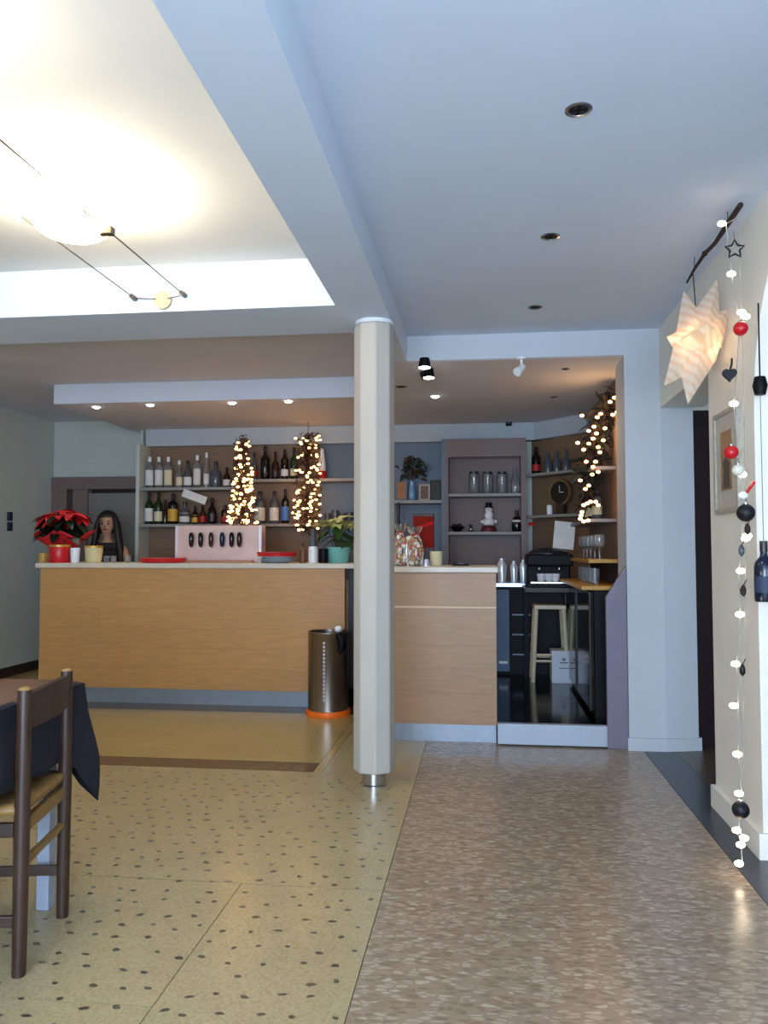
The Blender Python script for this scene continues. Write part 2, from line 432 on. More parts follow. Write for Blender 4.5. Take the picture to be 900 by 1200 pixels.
c = thing('bar_counter', 'short oak-fronted bar counter beside the column with a pale joint line', 'counter', (0, 0, 0))
RX0, RX1 = -0.74, 0.083
obj('carcass', box(RX0+.02, RX1-.02, 5.129, 5.72, .115, 1.05), M_oak2, c)
zs = [.108, .30, .46, .60, .84, 1.058]
for a, b in zip(zs[:-1], zs[1:]):
    obj('board', box(RX0, RX1, 5.108, 5.13, a+.0004, b-.0004), M_oak2, c)
obj('pale_joint', box(RX0, RX1, 5.1065, 5.12, .836, .846), M_seam, c)
obj('end_panel', box(RX1-.02, RX1, 5.13, 5.74, .108, 1.058), M_mauve, c)
obj('plinth', box(RX0+.02, RX1-.005, 5.12, 5.15, 0, .108), M_kick, c)
tag(obj('worktop', box(RX0-.02, RX1+.012, 5.08, 5.76, 1.060, 1.095), M_top, bevel=.004), 'pale worktop on the short counter right of the column', 'worktop')
# mauve end panel with its slanted top, beside the pillar
pr = [atY(708, 700, 5.07), atY(741, 663, 5.07)]
XE0, XE1 = xat(709, 5.06), 0.868
tag(obj('end_screen', MB().prism([(XE0, 0), (XE1, 0), (XE1, pr[1].z), (XE0, pr[0].z)], 5.05, 5.09, 'y'), M_mauve, bevel=.002),
    'mauve-grey screen panel with slanted top beside the white pillar', 'panel')

# ---- support column
col = thing('support_column', 'white faceted floor-to-beam column with a steel foot', 'column', (-0.560, 4.14, 0), math.radians(11))
obj('shaft', MB().lathe([(.107, .075), (.107, H1-.02)], 8), mat('column_white', 'b2aba0', 0.6, var=0.03, scale=4), col, bevel=.008)
obj('foot', MB().lathe([(.07, 0), (.07, .008), (.062, .012), (.062, .08)], 28), M_steel, col, smooth=True)
obj('collar', MB().lathe([(.085, H1-.025), (.10, H1-.018), (.10, H1)], 28), M_white2, col, smooth=True)

# ================================================================== TABLE AND CHAIR
TX1, TY1 = -1.40, 2.66           # far right corner of the table
TX0, TY0 = TX1-.85, TY1-.85
tb = thing('dining_table', 'square dining table with pale blue-white legs under a navy cloth', 'table', ((TX0+TX1)/2, (TY0+TY1)/2, 0))
obj('table_top', box(-.41, .41, -.41, .41, .705, .738), M_chair, tb, bevel=.004)
M_tleg = mat('pale_blue_painted_leg', 'a4adbd', 0.4)
for sx in (-1, 1):
    for sy in (-1, 1):
        obj('leg', box(sx*.36-.022, sx*.36+.022, sy*.36-.022, sy*.36+.022, 0, .705), M_tleg, tb, bevel=.004)
def draped(hw, zt, drop, corner, th, flare, seed, nper=28):
    rnd = random.Random(seed)
    per = []
    n = nper
    for s in range(4):
        for i in range(n):
            t = -1 + 2*i/n
            p = [(t*hw, -hw), (hw, t*hw), (-t*hw, hw), (-hw, -t*hw)][s]
            cn = max(0, (abs(t)-.68)/.32)
            per.append((p[0], p[1], cn, t, s))
    N = len(per); rings = 9
    vs = []; fs = []
    for k in range(rings):
        u = k/(rings-1)
        for j, (x, y, cn, t, s) in enumerate(per):
            d = drop + (corner-drop)*cn**1.5
            fold = math.sin(j*0.9+seed)*.012*u*(1-cn) + math.sin(j*2.3)*.005*u
            L = max(abs(x), abs(y)); nx = (x/hw if abs(x) >= hw-1e-6 else 0); ny = (y/hw if abs(y) >= hw-1e-6 else 0)
            if cn > 0: 
                nx = nx if nx else math.copysign(cn, x)*.7; ny = ny if ny else math.copysign(cn, y)*.7
            r = .008*min(1, u*8) + flare*u*(.35+1.0*cn*(1-.55*max(0, u-.6)/.4)) + fold
            z = zt - d*u if u > 0 else zt
            z = z if k else zt
            if k == 1: z = zt-.006
            vs.append((x+nx*r, y+ny*r, z))
    for k in range(rings-1):
        for j in range(N):
            j2 = (j+1) % N
            fs.append((k*N+j, k*N+j2, (k+1)*N+j2, (k+1)*N+j))
    fs.append(tuple(range(N)))
    return MB().add(vs, fs)
cl = obj('tablecloth', draped(.425, .744, .24, .42, .003, .06, 3), M_navy, smooth=True, loc=((TX0+TX1)/2, (TY0+TY1)/2, 0))
tag(cl, 'navy cloth hanging in a point from the dining table corner', 'tablecloth')
so = cl.modifiers.new('thick', 'SOLIDIFY'); so.thickness = .003; so.offset = -1
rn = obj('table_topper', draped(.415, .7505, .012, .02, .002, .004, 5), M_runner, smooth=True, loc=((TX0+TX1)/2, (TY0+TY1)/2, 0))
tag(rn, 'brown topper cloth spread over the navy tablecloth', 'tablecloth')

CN, CF = atZ(22, 1143, 0), atZ(73, 1074, 0)        # feet of the two back posts
CNt, CFt = atZ(21, 811, .80), atZ(71, 790, .80)    # and their tops
cm = (CN+CF)/2; ca = math.atan2(CF.y-CN.y, CF.x-CN.x)-PI/2
HWc = (CF-CN).length/2
ch = thing('dining_chair', 'dark wooden ladder-back dining chair pushed in at the cloth-covered table', 'chair', (cm.x, cm.y, 0), ca)
lean = ((CNt+CFt)/2-cm); lean = lean.x*math.cos(ca)+lean.y*math.sin(ca)
def post(y, yo=0):
    return MB().tube([(0, y, 0), (lean*.3, y, .30), (lean*.5, y, .45), (lean*.8, y, .65), (lean, y, .800)], [.0195, .0215, .022, .0205, .019], 10)
for s in (-1, 1):
    obj('back_post', post(s*HWc), M_chair, ch, smooth=True)
    obj('post_cap', MB().ball((lean, s*HWc, .800), .019, 8, (1, 1, .5)), M_seat, ch, smooth=True)
    obj('front_leg', MB().tube([(-.40, s*HWc, 0), (-.40, s*HWc, .44)], [.0165, .02], 10), M_chair, ch, smooth=True)
def curved_rail(z0, z1, bow, x, th=.010):
    vs = []; fs = []; n = 12
    for i in range(n+1):
        t = -1+2*i/n; y_ = t*HWc; b = bow*(1-t*t)
        top = z1 + .012*(1-t*t)
        for xx, zz in ((x+b-th, z0), (x+b+th, z0), (x+b+th+.008, top), (x+b-th+.008, top)): vs.append((xx, y_, zz))
    for i in range(n):
        for k in range(4):
            fs.append((i*4+k, i*4+(k+1) % 4, (i+1)*4+(k+1) % 4, (i+1)*4+k))
    fs += [(3, 2, 1, 0), tuple(n*4+k for k in range(4))]
    return MB().add(vs, fs)
obj('back_rail', curved_rail(.685, .785, .02, lean*.9-.004), M_chair, ch, smooth=True)
obj('seat_rail', box(-.02, .005, -HWc+.013, HWc-.013, .385, .425), M_seat, ch, bevel=.004)
obj('seat_rail', box(-.41, -.385, -HWc+.013, HWc-.013, .385, .425), M_chair, ch, bevel=.004)
for s in (-1, 1): obj('side_rail', box(-.39, -.02, s*HWc-.011, s*HWc+.011, .385, .425), M_chair, ch, bevel=.004)
sv = MB()
nx_, ny_ = 8, 8
vs = []; fs = []
for i in range(nx_+1):
    for j in range(ny_+1):
        a, b_ = -1+2*i/nx_, -1+2*j/ny_
        vs.append((-.20+a*.205, b_*(HWc+.012), .448-.012*(1-a*a)*(1-b_*b_)))
for i in range(nx_):
    for j in range(ny_): fs.append((i*(ny_+1)+j, (i+1)*(ny_+1)+j, (i+1)*(ny_+1)+j+1, i*(ny_+1)+j+1))
seat = obj('seat', MB().add(vs, fs), M_seat, ch, smooth=True)
so = seat.modifiers.new('thick', 'SOLIDIFY'); so.thickness = .022; so.offset = 1
obj('stretcher', MB().tube([(-.004, -HWc+.008, .30), (-.004, HWc-.008, .30)], .0125, 8), M_seat, ch, smooth=True)
for s in (-1, 1):
    for z in (.15, ):
        obj('stretcher', box(-.395, .005, s*HWc-.008, s*HWc+.008, z-.016, z+.016), M_chair, ch, bevel=.003)
obj('stretcher', MB().tube([(-.40, -HWc+.008, .25), (-.40, HWc-.008, .25)], .0115, 8), M_chair, ch, smooth=True)

# ================================================================== CABLE LAMP IN THE COVE
p1 = atY(157, 349, 3.80); p2 = atY(215, 345, 3.80); pd = atY(191, 352, 3.81)
lp = atZ(66, 268, 2.475)
lt = thing('cable_lamp', 'glowing glass dish lamp slung between two wires below the cove ceiling', 'lamp', (0, 0, 0))
zc_ = 2.47
xm = (p1.x+p2.x)/2
lx, ly = xm, lp.y
obj('dish', MB().lathe([(.001, -.035), (.06, -.033), (.115, -.018), (.145, .004), (.150, .012), (.146, .012), (.112, -.010), (.06, -.026), (.001, -.028)], 36, (lx, ly, zc_)),
    mat('frosted_lit_glass', 'ffffff', 0.4, emit='ffdf9e', estr=11.0), lt, smooth=True)
obj('lamp_holder', MB().box(p2.x-.03, p2.x+.03, ly+.01, ly+.045, zc_-.02, zc_+.012).box(lx, p2.x, ly+.015, ly+.03, zc_-.012, zc_-.004), M_wire, lt, bevel=.004)
obj('halogen_capsule', MB().lathe([(.001, 0), (.012, .004), (.012, .03), (.001, .036)], 12, (lx, ly, zc_-.015)), M_lit, lt, smooth=True)
L = bpy.data.lights.new('halogen', 'POINT'); L.energy = 23; L.color = (1.0, .90, .74); L.shadow_soft_size = .05
lo = bpy.data.objects.new('halogen', L); COL.objects.link(lo); lo.location = (lx, ly, zc_+.035)
# unseen second dish on the same wires, added for warm fill light
fill_dish_y = 1.7
obj('dish', MB().lathe([(.001, -.035), (.06, -.033), (.115, -.018), (.145, .004), (.150, .012), (.146, .012), (.112, -.010), (.06, -.026), (.001, -.028)], 36, (lx, fill_dish_y, zc_)), mat('fill_dish_glass', 'ffffff', 0.4, emit='ffdf9e', estr=1.5), lt, smooth=True)
fill_light = L.copy(); fill_light.energy = 17; fill_light_obj = bpy.data.objects.new('halogen', fill_light); COL.objects.link(fill_light_obj); fill_light_obj.location = (lx, fill_dish_y, zc_+.035)  # added fill light in the out-of-frame dish
for nm, p in (('wire', p1), ('wire', p2)):
    obj(nm, MB().tube([(p.x, 3.80, p.z), (p.x, 3.0, zc_+.005), (p.x, ly, zc_+.0), (p.x, 1.0, zc_), (p.x, -1.0, zc_)], .0032, 6), M_wire, lt)
    obj('wire_clamp', MB().tube([(p.x, 3.77, p.z), (p.x, 3.82, p.z)], .013, 10), M_wire, lt, smooth=True)
obj('wall_disc', MB().lathe([(.045, 0), (.045, .016), (.04, .020), (.001, .020)], 28, (pd.x, 3.80, pd.z), 'y'), mat('beige_disc', 'b5a283', 0.6), lt, smooth=True)
obj('feed_wire', MB().tube([p1, (p1.x+.03, 3.80, p1.z-.004), (pd.x-.035, 3.795, pd.z+.004)], .003, 6), M_wire, lt)
obj('feed_wire', MB().tube([p2, (p2.x-.03, 3.80, p2.z-.008), (pd.x+.03, 3.795, pd.z+.004)], .003, 6), M_wire, lt)

# ================================================================== CEILING FITTINGS
def downlight(name, label, px, py, z, lit, group, watt=0, r=.042):
    p = atZ(px, py, z)
    t = thing(name, label, 'downlight', (p.x, p.y, z), 0, group)
    obj('rim', MB().lathe([(r*.74, -.003), (r*.78, -.005), (r, -.003), (r, .0), (r*.74, .0), (r*.74, -.003)], 24), M_steel if not lit else M_white2, t, smooth=True)
    obj('lens', MB().lathe([(.001, -.016), (r*.5, -.014), (r*.74, -.006), (r*.74, .0), (.001, 0)] if lit else [(.001, -.002), (r*.74, -.002), (r*.74, 0), (.001, 0)], 20), M_lit if lit else M_unlit, t)
    if not lit:
        obj('grille', MB().box(-r*.6, r*.6, -r*.12, r*.12, -.005, -.001).box(-r*.12, r*.12, -r*.6, r*.6, -.005, -.001), M_black, t)
    if watt:
        l = bpy.data.lights.new('downlight_beam', 'SPOT'); l.energy = watt; l.spot_size = math.radians(95); l.spot_blend = .6; l.color = (1, .90, .80); l.shadow_soft_size = .03
        o = bpy.data.objects.new('downlight_beam', l); COL.objects.link(o); o.location = (p.x, p.y, z-.02)
    return t
G1 = 'lit downlights in the soffit over the bar'
W = ['leftmost lit downlight in the soffit above the red poinsettia', 'second lit downlight from the left in the bar soffit',
     'third lit downlight from the left, above the left light cone', 'fourth lit downlight, in the soffit next to the column']
for lb, (px, py) in zip(W, ((113, 476.5), (176, 474), (272, 471.5), (338, 469.5))):
    downlight('ceiling_downlight', lb, px, py, H1, True, G1, 7)
downlight('ceiling_downlight', 'single lit downlight behind the twin spotlight over the short counter', 510, 464, H1, True, G1, 6)
downlight('ceiling_downlight', 'unlit pale downlight close to the right of the column', 470, 453, H1, False, 'unlit downlights', r=.045)
G2 = 'unlit square-on downlights in the right-hand ceiling'
for lb, (px, py) in zip(('nearest dark unlit downlight in the pale right-hand ceiling', 'middle dark unlit downlight in the pale right-hand ceiling', 'farthest dark unlit downlight, nearest the white header'),
                        ((678, 128), (645, 277), (627, 360))):
    downlight('unlit_downlight', lb, px, py, H2, False, G2, r=.042)
for lb, (px, py) in zip(('small flush unlit fitting in bar ceiling near the white pillar', 'small flush unlit fitting in bar ceiling near the security camera'), ((663, 432), (649, 465))):
    downlight('flush_fitting', lb, px, py, H1, False, 'flush fittings in the bar ceiling', r=.03)
# twin spot
p = atZ(499, 437, H1)
t = thing('twin_spotlight', 'black twin spotlight with two lit lamps on the bar ceiling', 'spotlight', (p.x, p.y, H1))
obj('housing', box(-.035, .045, -.06, .10, -.03, 0), M_black, t, bevel=.006)
for hp in (atZ(497.5, 431, H1-.065), atZ(502.5, 443, H1-.065)):
    dx, dy = hp.x-p.x, hp.y-p.y
    hd = obj('lamp_head', MB().lathe([(.03, .01), (.038, -.035), (.034, -.05), (.034, -.048)], 20, (dx, dy, -.015)), M_black, t, smooth=True)
    obj('lens', MB().lathe([(.001, -.047), (.035, -.047), (.035, -.052), (.001, -.052)], 18, (dx, dy, -.015)), M_lit, hd)
l = bpy.data.lights.new('twin_spot_beam', 'SPOT'); l.energy = 8; l.spot_size = math.radians(100); l.spot_blend = .6; l.color = (1, .92, .84)
o = bpy.data.objects.new('twin_spot_beam', l); COL.objects.link(o); o.location = (p.x, p.y, H1-.09)
# white bracket spot
p = atZ(611, 419, H1); q = atY(606, 436, p.y)
t = thing('bracket_spotlight', 'small white spotlight hanging on a bracket under the header', 'spotlight', (p.x, p.y, H1))
obj('mount', MB().lathe([(.03, -.012), (.03, 0)], 18), M_white2, t, smooth=True)
obj('arm', MB().tube([(0, 0, 0), (0, 0, -.045), (-.006, 0, -.06)], .008, 8), M_white2, t, smooth=True)
obj('lamp_head', MB().tube([(.012, .01, -.055), (-.015, -.02, -.085), (-.030, -.035, -.10)], [.018, .026, .028], 16), M_white2, t, smooth=True)
obj('knuckle', MB().ball((.005, 0, -.06), .012), M_black, t, smooth=True)
# security camera on the band
p = atY(596, 496, 7.59)
t = thing('security_camera', 'small dark box camera fixed to the white band above the shelves', 'camera', (p.x, 7.60, p.z))
obj('body', box(-.028, .028, -.07, -.012, -.028, .028), M_black, t, bevel=.006)
obj('bracket', box(-.012, .012, -.015, 0, -.01, .05), M_unlit, t)
obj('lens', MB().lathe([(.014, -.078), (.014, -.066)], 14, axis='y'), M_unlit, t)
# smoke detector
p = atZ(676, 487, H1) if False else None

# ---- switches on the left wall
for i, (lb, py) in enumerate((('upper dark blue switch plate on the left wall', 605), ('lower dark blue switch plate on the left wall', 617))):
    p = atX(11, py, XL)
    t = thing('switch_plate', lb, 'switch', (XL, p.y, p.z), 0, 'switch plates on the left wall')
    obj('plate', box(0, .008, -.045, .045, -.042, .042), mat('navy_plastic', '141a33', 0.35), t, bevel=.003)
    obj('rocker', box(.008, .013, -.025, .025, -.025, .025), mat('navy_plastic', '141a33', 0.35), t, bevel=.002)

# ================================================================== BIN
p = atZ(388, 833, 0)
t = thing('waste_bin', 'brown steel cylinder bin with orange base ring beside the column', 'bin', (p.x, 5.86, 0))
R = .149
obj('base_ring', MB().lathe([(R+.012, 0), (R+.016, .012), (R+.012, .036), (R, .04), (R, 0)], 40), M_orange, t, smooth=True)
obj('drum', MB().lathe([(R-.004, .03), (R, .034), (R, .588), (R+.003, .592), (R+.003, .604), (R-.008, .606), (R-.008, .10), (.001, .10)], 48), M_dsteel, t, smooth=True)
sl = MB()
for k in range(16):
    z0 = .12+k*.027
    sl.box(-.007, .007, -R-.0015, -R+.003, z0, z0+.016)
sl.xf(Matrix.Rotation(math.radians(-1), 4, 'Z'))
obj('slot_highlight_strip', sl, mat('highlight_slots', 'b9bcc4', 0.3, 0.5), t)  # slots coloured pale to carry the bright vertical highlight on the drum
obj('liner', MB().lathe([(R+.006, .55), (R+.008, .606), (R-.01, .612), (R-.012, .56)], 40).xf(Matrix.Translation((0, 0, 0))), M_black, t, smooth=True) if False else None
obj('bag', MB().tube([(.09, -.115, .60), (.115, -.11, .57), (.12, -.10, .50), (.10, -.115, .46)], [.02, .035, .03, .012], 10), M_black, t, smooth=True)
obj('tissue', MB().ball((.09, -.09, .63), .03, 8, (1, 1, .8)), M_white2, t, smooth=True)

# ================================================================== BACK BAR SHELVING
YS = 7.44                       # front of the shelves
def zat(px, py, Y=7.44): return atY(px, py, Y).z
XA, XBb, XC, XD, XE, XF = [xat(v, YS) for v in (158, 277, 416, 522, 617, 676)]
ZT = 2.235
# left spirits unit: two bays with shelves at different heights
u = thing('back_bar_shelf', 'brown wooden back bar shelf unit holding spirits behind the long counter', 'shelf unit', (0, 0, 0))
obj('back_panel', box(XA+.02, xat(375, 7.7), 7.69, 7.718, .92, ZT), M_backwood, u)
obj('side_panel', box(XA-.0, XA+.035, YS, 7.718, .1, ZT), M_leftw, u)
obj('divider', box(XBb-.012, XBb+.012, YS+.02, 7.69, 1.30, ZT), M_shelf, u)
z1, z2, z3 = zat(215, 571), zat(215, 614), zat(330, 561)
obj('shelf', box(XA+.035, XBb, YS, 7.69, z1-.028, z1), M_shelf, u, bevel=.002)
obj('shelf', box(XBb, XC, YS, 7.69, z3-.028, z3), M_shelf, u, bevel=.002)
obj('shelf', box(XA+.035, XC, YS, 7.69, z2-.028, z2), M_shelf, u, bevel=.002)
SH1, SH2, SH3 = z1, z2, z3
# blue-grey unit running behind the column
u = thing('blue_grey_cabinet', 'blue-grey open cabinet right of the column with framed pictures', 'cabinet', (0, 0, 0))
obj('back_panel', box(xat(375, 7.7)+.001, XD, 7.69, 7.718, .92, ZT), M_bluegrey, u)
obj('side_panel', box(XD-.035, XD, YS, 7.718, .1, ZT), M_bluegrey, u)
z4 = zat(490, 586)
obj('shelf', box(XC, XD-.035, YS, 7.69, z4-.03, z4), M_shelf, u, bevel=.002)
obj('shelf', box(XC-.0, xat(462, YS), YS, 7.69, SH2-.028, SH2), M_shelf, u, bevel=.002) if False else None
SH4 = z4
# niche unit
u = thing('niche_cabinet', 'mauve wooden niche cabinet with two glass-grey shelves of jars and figurines', 'cabinet', (0, 0, 0))
zt = zat(570, 535); z5, z6 = zat(570, 578), zat(570, 623)
obj('top_panel', box(XD, XE-.045, YS, YS+.03, zt, ZT), M_pinkwood, u)
obj('back_panel', box(XD, XE, 7.69, 7.718, .92, ZT), M_pinkwood, u)
obj('upright', box(XD, XD+.03, YS, 7.69, .92, zt), M_pinkwood, u)
obj('upright', box(XE-.045, XE, YS, 7.69, .1, ZT), M_pinkwood, u)
for z in (z5, z6): obj('shelf', box(XD+.03, XE-.045, YS+.01, 7.69, z-.028, z), M_shelf, u, bevel=.002)
SH5, SH6 = z5, z6
# corner unit set at an angle
A = Vector((XE, YS+.06)); Bp = Vector((xat(677, 7.05), 7.05))
dv = (Bp-A); Ld = dv.length; ang = math.atan2(dv.y, dv.x)
u = thing('corner_shelf', 'brown wooden corner shelf angled between the niche and the side wall', 'shelf unit', (A.x, A.y, 0), ang)
obj('back_panel', box(-.27, Ld, .20, .225, .92, ZT), M_backwood, u)
z7, z8 = zat(640, 553, 7.3), zat(640, 603, 7.3)
for z in (z7, z8): obj('shelf', box(0, Ld, .0, .20, z-.026, z), M_shelf, u, bevel=.002)
obj('top_band', box(-.11, Ld, .13, .20, ZT, H1-.002), MATS['pale_blue_grey_band'], u)
SH7, SH8 = z7, z8
def corner(px, py, off=.10):
    # point above the corner shelf under a pixel column, set back from its front edge
    for k in range(200):
        s = Ld*k/199
        P_ = A + dv.normalized()*s + Vector((-math.sin(ang), math.cos(ang)))*off
        d = Vector((P_.x, P_.y, 0))
        xc = math.cos(YAW)*P_.x + math.sin(YAW)*P_.y; zc = -math.sin(YAW)*P_.x + math.cos(YAW)*P_.y
        if 450+F*xc/zc >= px: return P_
    return P_
# side wall shelves
u = thing('side_wall_shelf', 'stepped honey-wood side shelves on the wall behind the white pillar', 'shelf unit', (0, 0, 0))
XW = .93
for py, w_, m, y0 in ((541, .17, M_shelf, 5.7), (606, .20, M_shelf, 5.55)):
    z = atX(712, py, XW-.10).z
    obj('shelf', box(XW-w_, XW, 5.75, 7.0, z-.024, z), m, u, bevel=.002)
ZY1, ZY2 = 1.19, 1.05
obj('honey_shelf', box(XW-.22, XW, 5.55, 6.95, 1.115, 1.14), M_yshelf, u, bevel=.002)
obj('honey_shelf', box(XW-.30, XW, 5.30, 6.95, .945, .97), M_yshelf, u, bevel=.002)
obj('riser', box(XW-.02, XW, 5.30, 6.95, .97, 1.115), M_darkbr, u)
# dark glazed fridge under the side shelves
u = thing('bar_fridge', 'dark glazed bar fridge along the wall under the honey-wood shelves', 'fridge', (0, 0, 0))
obj('body', box(XW-.22, XW, 5.30, 6.90, .133, .942), M_black, u)
for y0 in (5.32, 6.12):
    d = obj('door', box(XW-.245, XW-.22, y0, y0+.76, .17, .93), M_darkfl, u, bevel=.003)
    obj('door_frame', MB().box(XW-.25, XW-.243, y0, y0+.03, .17, .93).box(XW-.25, XW-.243, y0+.73, y0+.76, .17, .93), M_darkbr, d)
# back work counter
XK0 = xat(440, 7.0)
u = thing('back_work_counter', 'dark steel back work counter with bright top edge under the niche', 'counter', (0, 0, 0))
obj('body', box(XK0, XW-.23, 7.06, 7.43, .133, .885), M_black, u)
obj('steel_top', box(XK0, XW-.45, 6.99, 7.435, .885, .92), mat('bright_steel_top', 'd0d8e4', 0.25, 0.4), u, bevel=.003)
obj('door', box(xat(540, 7.05), xat(596, 7.05), 7.035, 7.06, .16, .86), mat('blue_steel_door', '3a4a60', 0.45, .3), u)
obj('handle', box(xat(584, 7.0), xat(594, 7.0), 7.015, 7.035, zat(590, 777, 7.0)-.008, zat(590, 777, 7.0)+.012), M_white2, u)
for k in range(3):
    obj('rack_shelf', box(xat(600, 7.0), xat(622, 7.0), 7.03, 7.06, .30+.17*k, .312+.17*k), M_unlit, u)

# ================================================================== BOTTLES
def prof_for(style, h, r):
    if style == 'wine':  return [(r*.92, 0), (r, .006), (r, h*.58), (r*.86, h*.66), (r*.42, h*.74), (r*.36, h*.80), (r*.36, h*.985), (r*.3, h)]
    if style == 'spirit':return [(r*.94, 0), (r, .006), (r, h*.64), (r*.92, h*.70), (r*.40, h*.78), (r*.36, h*.86), (r*.36, h*.98), (r*.3, h)]
    if style == 'squat': return [(r*.8, 0), (r, .02), (r*1.0, h*.45), (r*.75, h*.62), (r*.34, h*.72), (r*.32, h*.98), (r*.28, h)]
    if style == 'slim':  return [(r*.95, 0), (r, .006), (r, h*.50), (r*.45, h*.66), (r*.38, h*.98), (r*.3, h)]
    if style == 'cone':  return [(r, 0), (r, h*.10), (r*.8, h*.4), (r*.4, h*.85), (r*.3, h)]
    if style == 'jar':   return [(r*.95, 0), (r, .008), (r, h*.80), (r*.9, h*.86), (r*.9, h*.9), (r*.2, h*.9)]
def bottle(name, label, cat, loc, h, r, style, glass, lab=None, labz=(.15, .45), cap=M_foil, capz=.86, group=None):
    t = thing(name, label, cat, loc, random.uniform(0, 6), group)
    pf = prof_for(style, h, r)
    obj('glass_body', MB().lathe(pf, 18), glass, t, smooth=True)
    if lab:
        def rr(z):
            for (r0, z0), (r1, zz1) in zip(pf[:-1], pf[1:]):
                if z0 <= z <= zz1: return r0+(r1-r0)*(z-z0)/max(1e-6, zz1-z0)
            return r
        za, zb = h*labz[0], h*labz[1]
        obj('label', MB().lathe([(rr(za)+.0008, za), (rr((za+zb)/2)+.0008, (za+zb)/2), (rr(zb)+.0008, zb)], 18), lab, t, smooth=True)
    if cap:
        ra = pf[-2][0]+.002
        obj('cap', MB().lathe([(ra, h*capz), (ra, h*1.0), (ra*.85, h*1.012), (.001, h*1.012)], 14), cap, t, smooth=True)
    return t
def on_shelf(px, pyTop, Z, Y=7.56, wpx=10):
    x = xat(px, Y); zt = atY(px, pyTop, Y).z
    return (x, Y, Z), max(.06, zt-Z), wpx*Y/F/2
G = 'bottles on the upper back bar shelf'
U = [ (174, 536, 10, 'spirit', M_glass, M_lblw, 'clear bottle with white label, leftmost on the upper left shelf'),
      (185, 536, 10, 'spirit', M_glass, M_lblw, 'clear bottle with white label, second on the upper left shelf'),
      (196, 536, 10, 'spirit', M_glass, M_lblc, 'clear bottle with cream label, third on the upper left shelf'),
      (209, 540, 8, 'slim', M_glass, M_lblc, 'slim clear bottle with cream label, fourth on the upper left shelf'),
      (219, 540, 10, 'squat', M_grglass, M_lblw, 'smoky squat bottle, fifth on the upper left shelf'),
      (230, 534, 9, 'spirit', M_glass, M_lblw, 'clear bottle with low white label, sixth on the upper left shelf'),
      (241, 531, 7, 'slim', M_glass, M_lblw, 'tall slim clear bottle, seventh on the upper left shelf'),
      (252, 541, 13, 'squat', M_grglass, None, 'wide dark-bottomed decanter, eighth on the upper left shelf'),
      (265, 548, 9, 'squat', M_brglass, M_lblw, 'small amber bottle next to the left light cone, upper shelf')]
for px, py, wp, st, gl, lb, txt in U:
    loc, h, r = on_shelf(px, py, SH1, wpx=wp)
    bottle('spirit_bottle', txt, 'bottle', loc, h, r, st, gl, lb, (.10, .58) if st == 'spirit' else (.1, .4), cap=M_white2 if gl is M_glass else M_foil, group=G)
U = [ (297, 531, 8, 'squat', M_grglass, M_lblr, 'small bottle with red label right beside the left light cone, upper shelf'),
      (310, 523, 11, 'wine', M_dkglass, None, 'tall dark wine bottle on the upper shelf between the light cones'),
      (322, 530, 9, 'squat', M_brglass, M_foil, 'brown round-shouldered bottle on the upper shelf between the light cones'),
      (333, 527, 9, 'spirit', M_dkglass, M_lblw, 'dark bottle with pale band on the upper shelf between the light cones'),
      (344, 525, 9, 'wine', M_grnglass, M_lblc, 'green bottle on the upper shelf left of the right light cone')]
for px, py, wp, st, gl, lb, txt in U:
    loc, h, r = on_shelf(px, py, SH3, wpx=wp)
    bottle('spirit_bottle', txt, 'bottle', loc, h, r, st, gl, lb, (.12, .34), group=G)
loc, h, r = on_shelf(377, 526, SH3, wpx=11)
t = thing('white_bottle', 'white tapering bottle in red base beside the right light cone', 'bottle', loc)
obj('base', MB().lathe([(r, 0), (r, h*.25), (r*.9, h*.27)], 18), M_red, t, smooth=True)
obj('body', MB().lathe([(r*.85, h*.25), (r*.8, h*.5), (r*.45, h*.9), (r*.35, h)], 18), M_white2, t, smooth=True)
G = 'bottles on the lower back bar shelf'
U = [ (164, 578, 9, 'wine', M_dkglass, None, 'black unlabelled bottle at the left end of the lower shelf'),
      (174, 577, 10, 'wine', M_grnglass, M_lblw, 'green bottle with white label, second on the lower left shelf'),
      (185, 577, 10, 'wine', M_grnglass, M_lblc, 'green bottle with cream label, third on the lower left shelf'),
      (193, 586, 7, 'slim', M_brglass, None, 'slim brown bottle, fourth on the lower left shelf'),
      (202, 579, 12, 'spirit', M_dkglass, M_lblg, 'black bottle with broad gold label on the lower left shelf'),
      (216, 588, 13, 'squat', M_grglass, M_lblw, 'round smoky bottle under the tilted white board'),
      (228, 593, 8, 'squat', M_dkglass, M_lblg, 'small black bottle with bright gold label, lower shelf'),
      (237, 590, 8, 'slim', M_brglass, M_lblr, 'slim brown bottle with red label, lower left shelf'),
      (248, 584, 11, 'squat', M_dkglass, M_foil, 'dark purple-black round bottle, lower left shelf'),
      (263, 592, 9, 'spirit', M_brglass, M_lblr, 'brown bottle with red label touching the left light cone, lower shelf'),
      (304, 576, 13, 'spirit', M_grglass, M_lblw, 'wide clear bottle with white label right of the left light cone, lower shelf'),
      (321, 576, 11, 'spirit', M_grglass, M_lblw, 'clear bottle with white label between the light cones, lower shelf'),
      (334, 574, 9, 'spirit', M_dkglass, M_lblb, 'dark bottle with bright blue label between the light cones')]
for px, py, wp, st, gl, lb, txt in U:
    loc, h, r = on_shelf(px, py, SH2, wpx=wp)
    bottle('spirit_bottle', txt, 'bottle', loc, h, r, st, gl, lb, (.10, .50) if lb in (M_lblw, M_lblb, M_lblg) else (.1, .4), group=G)
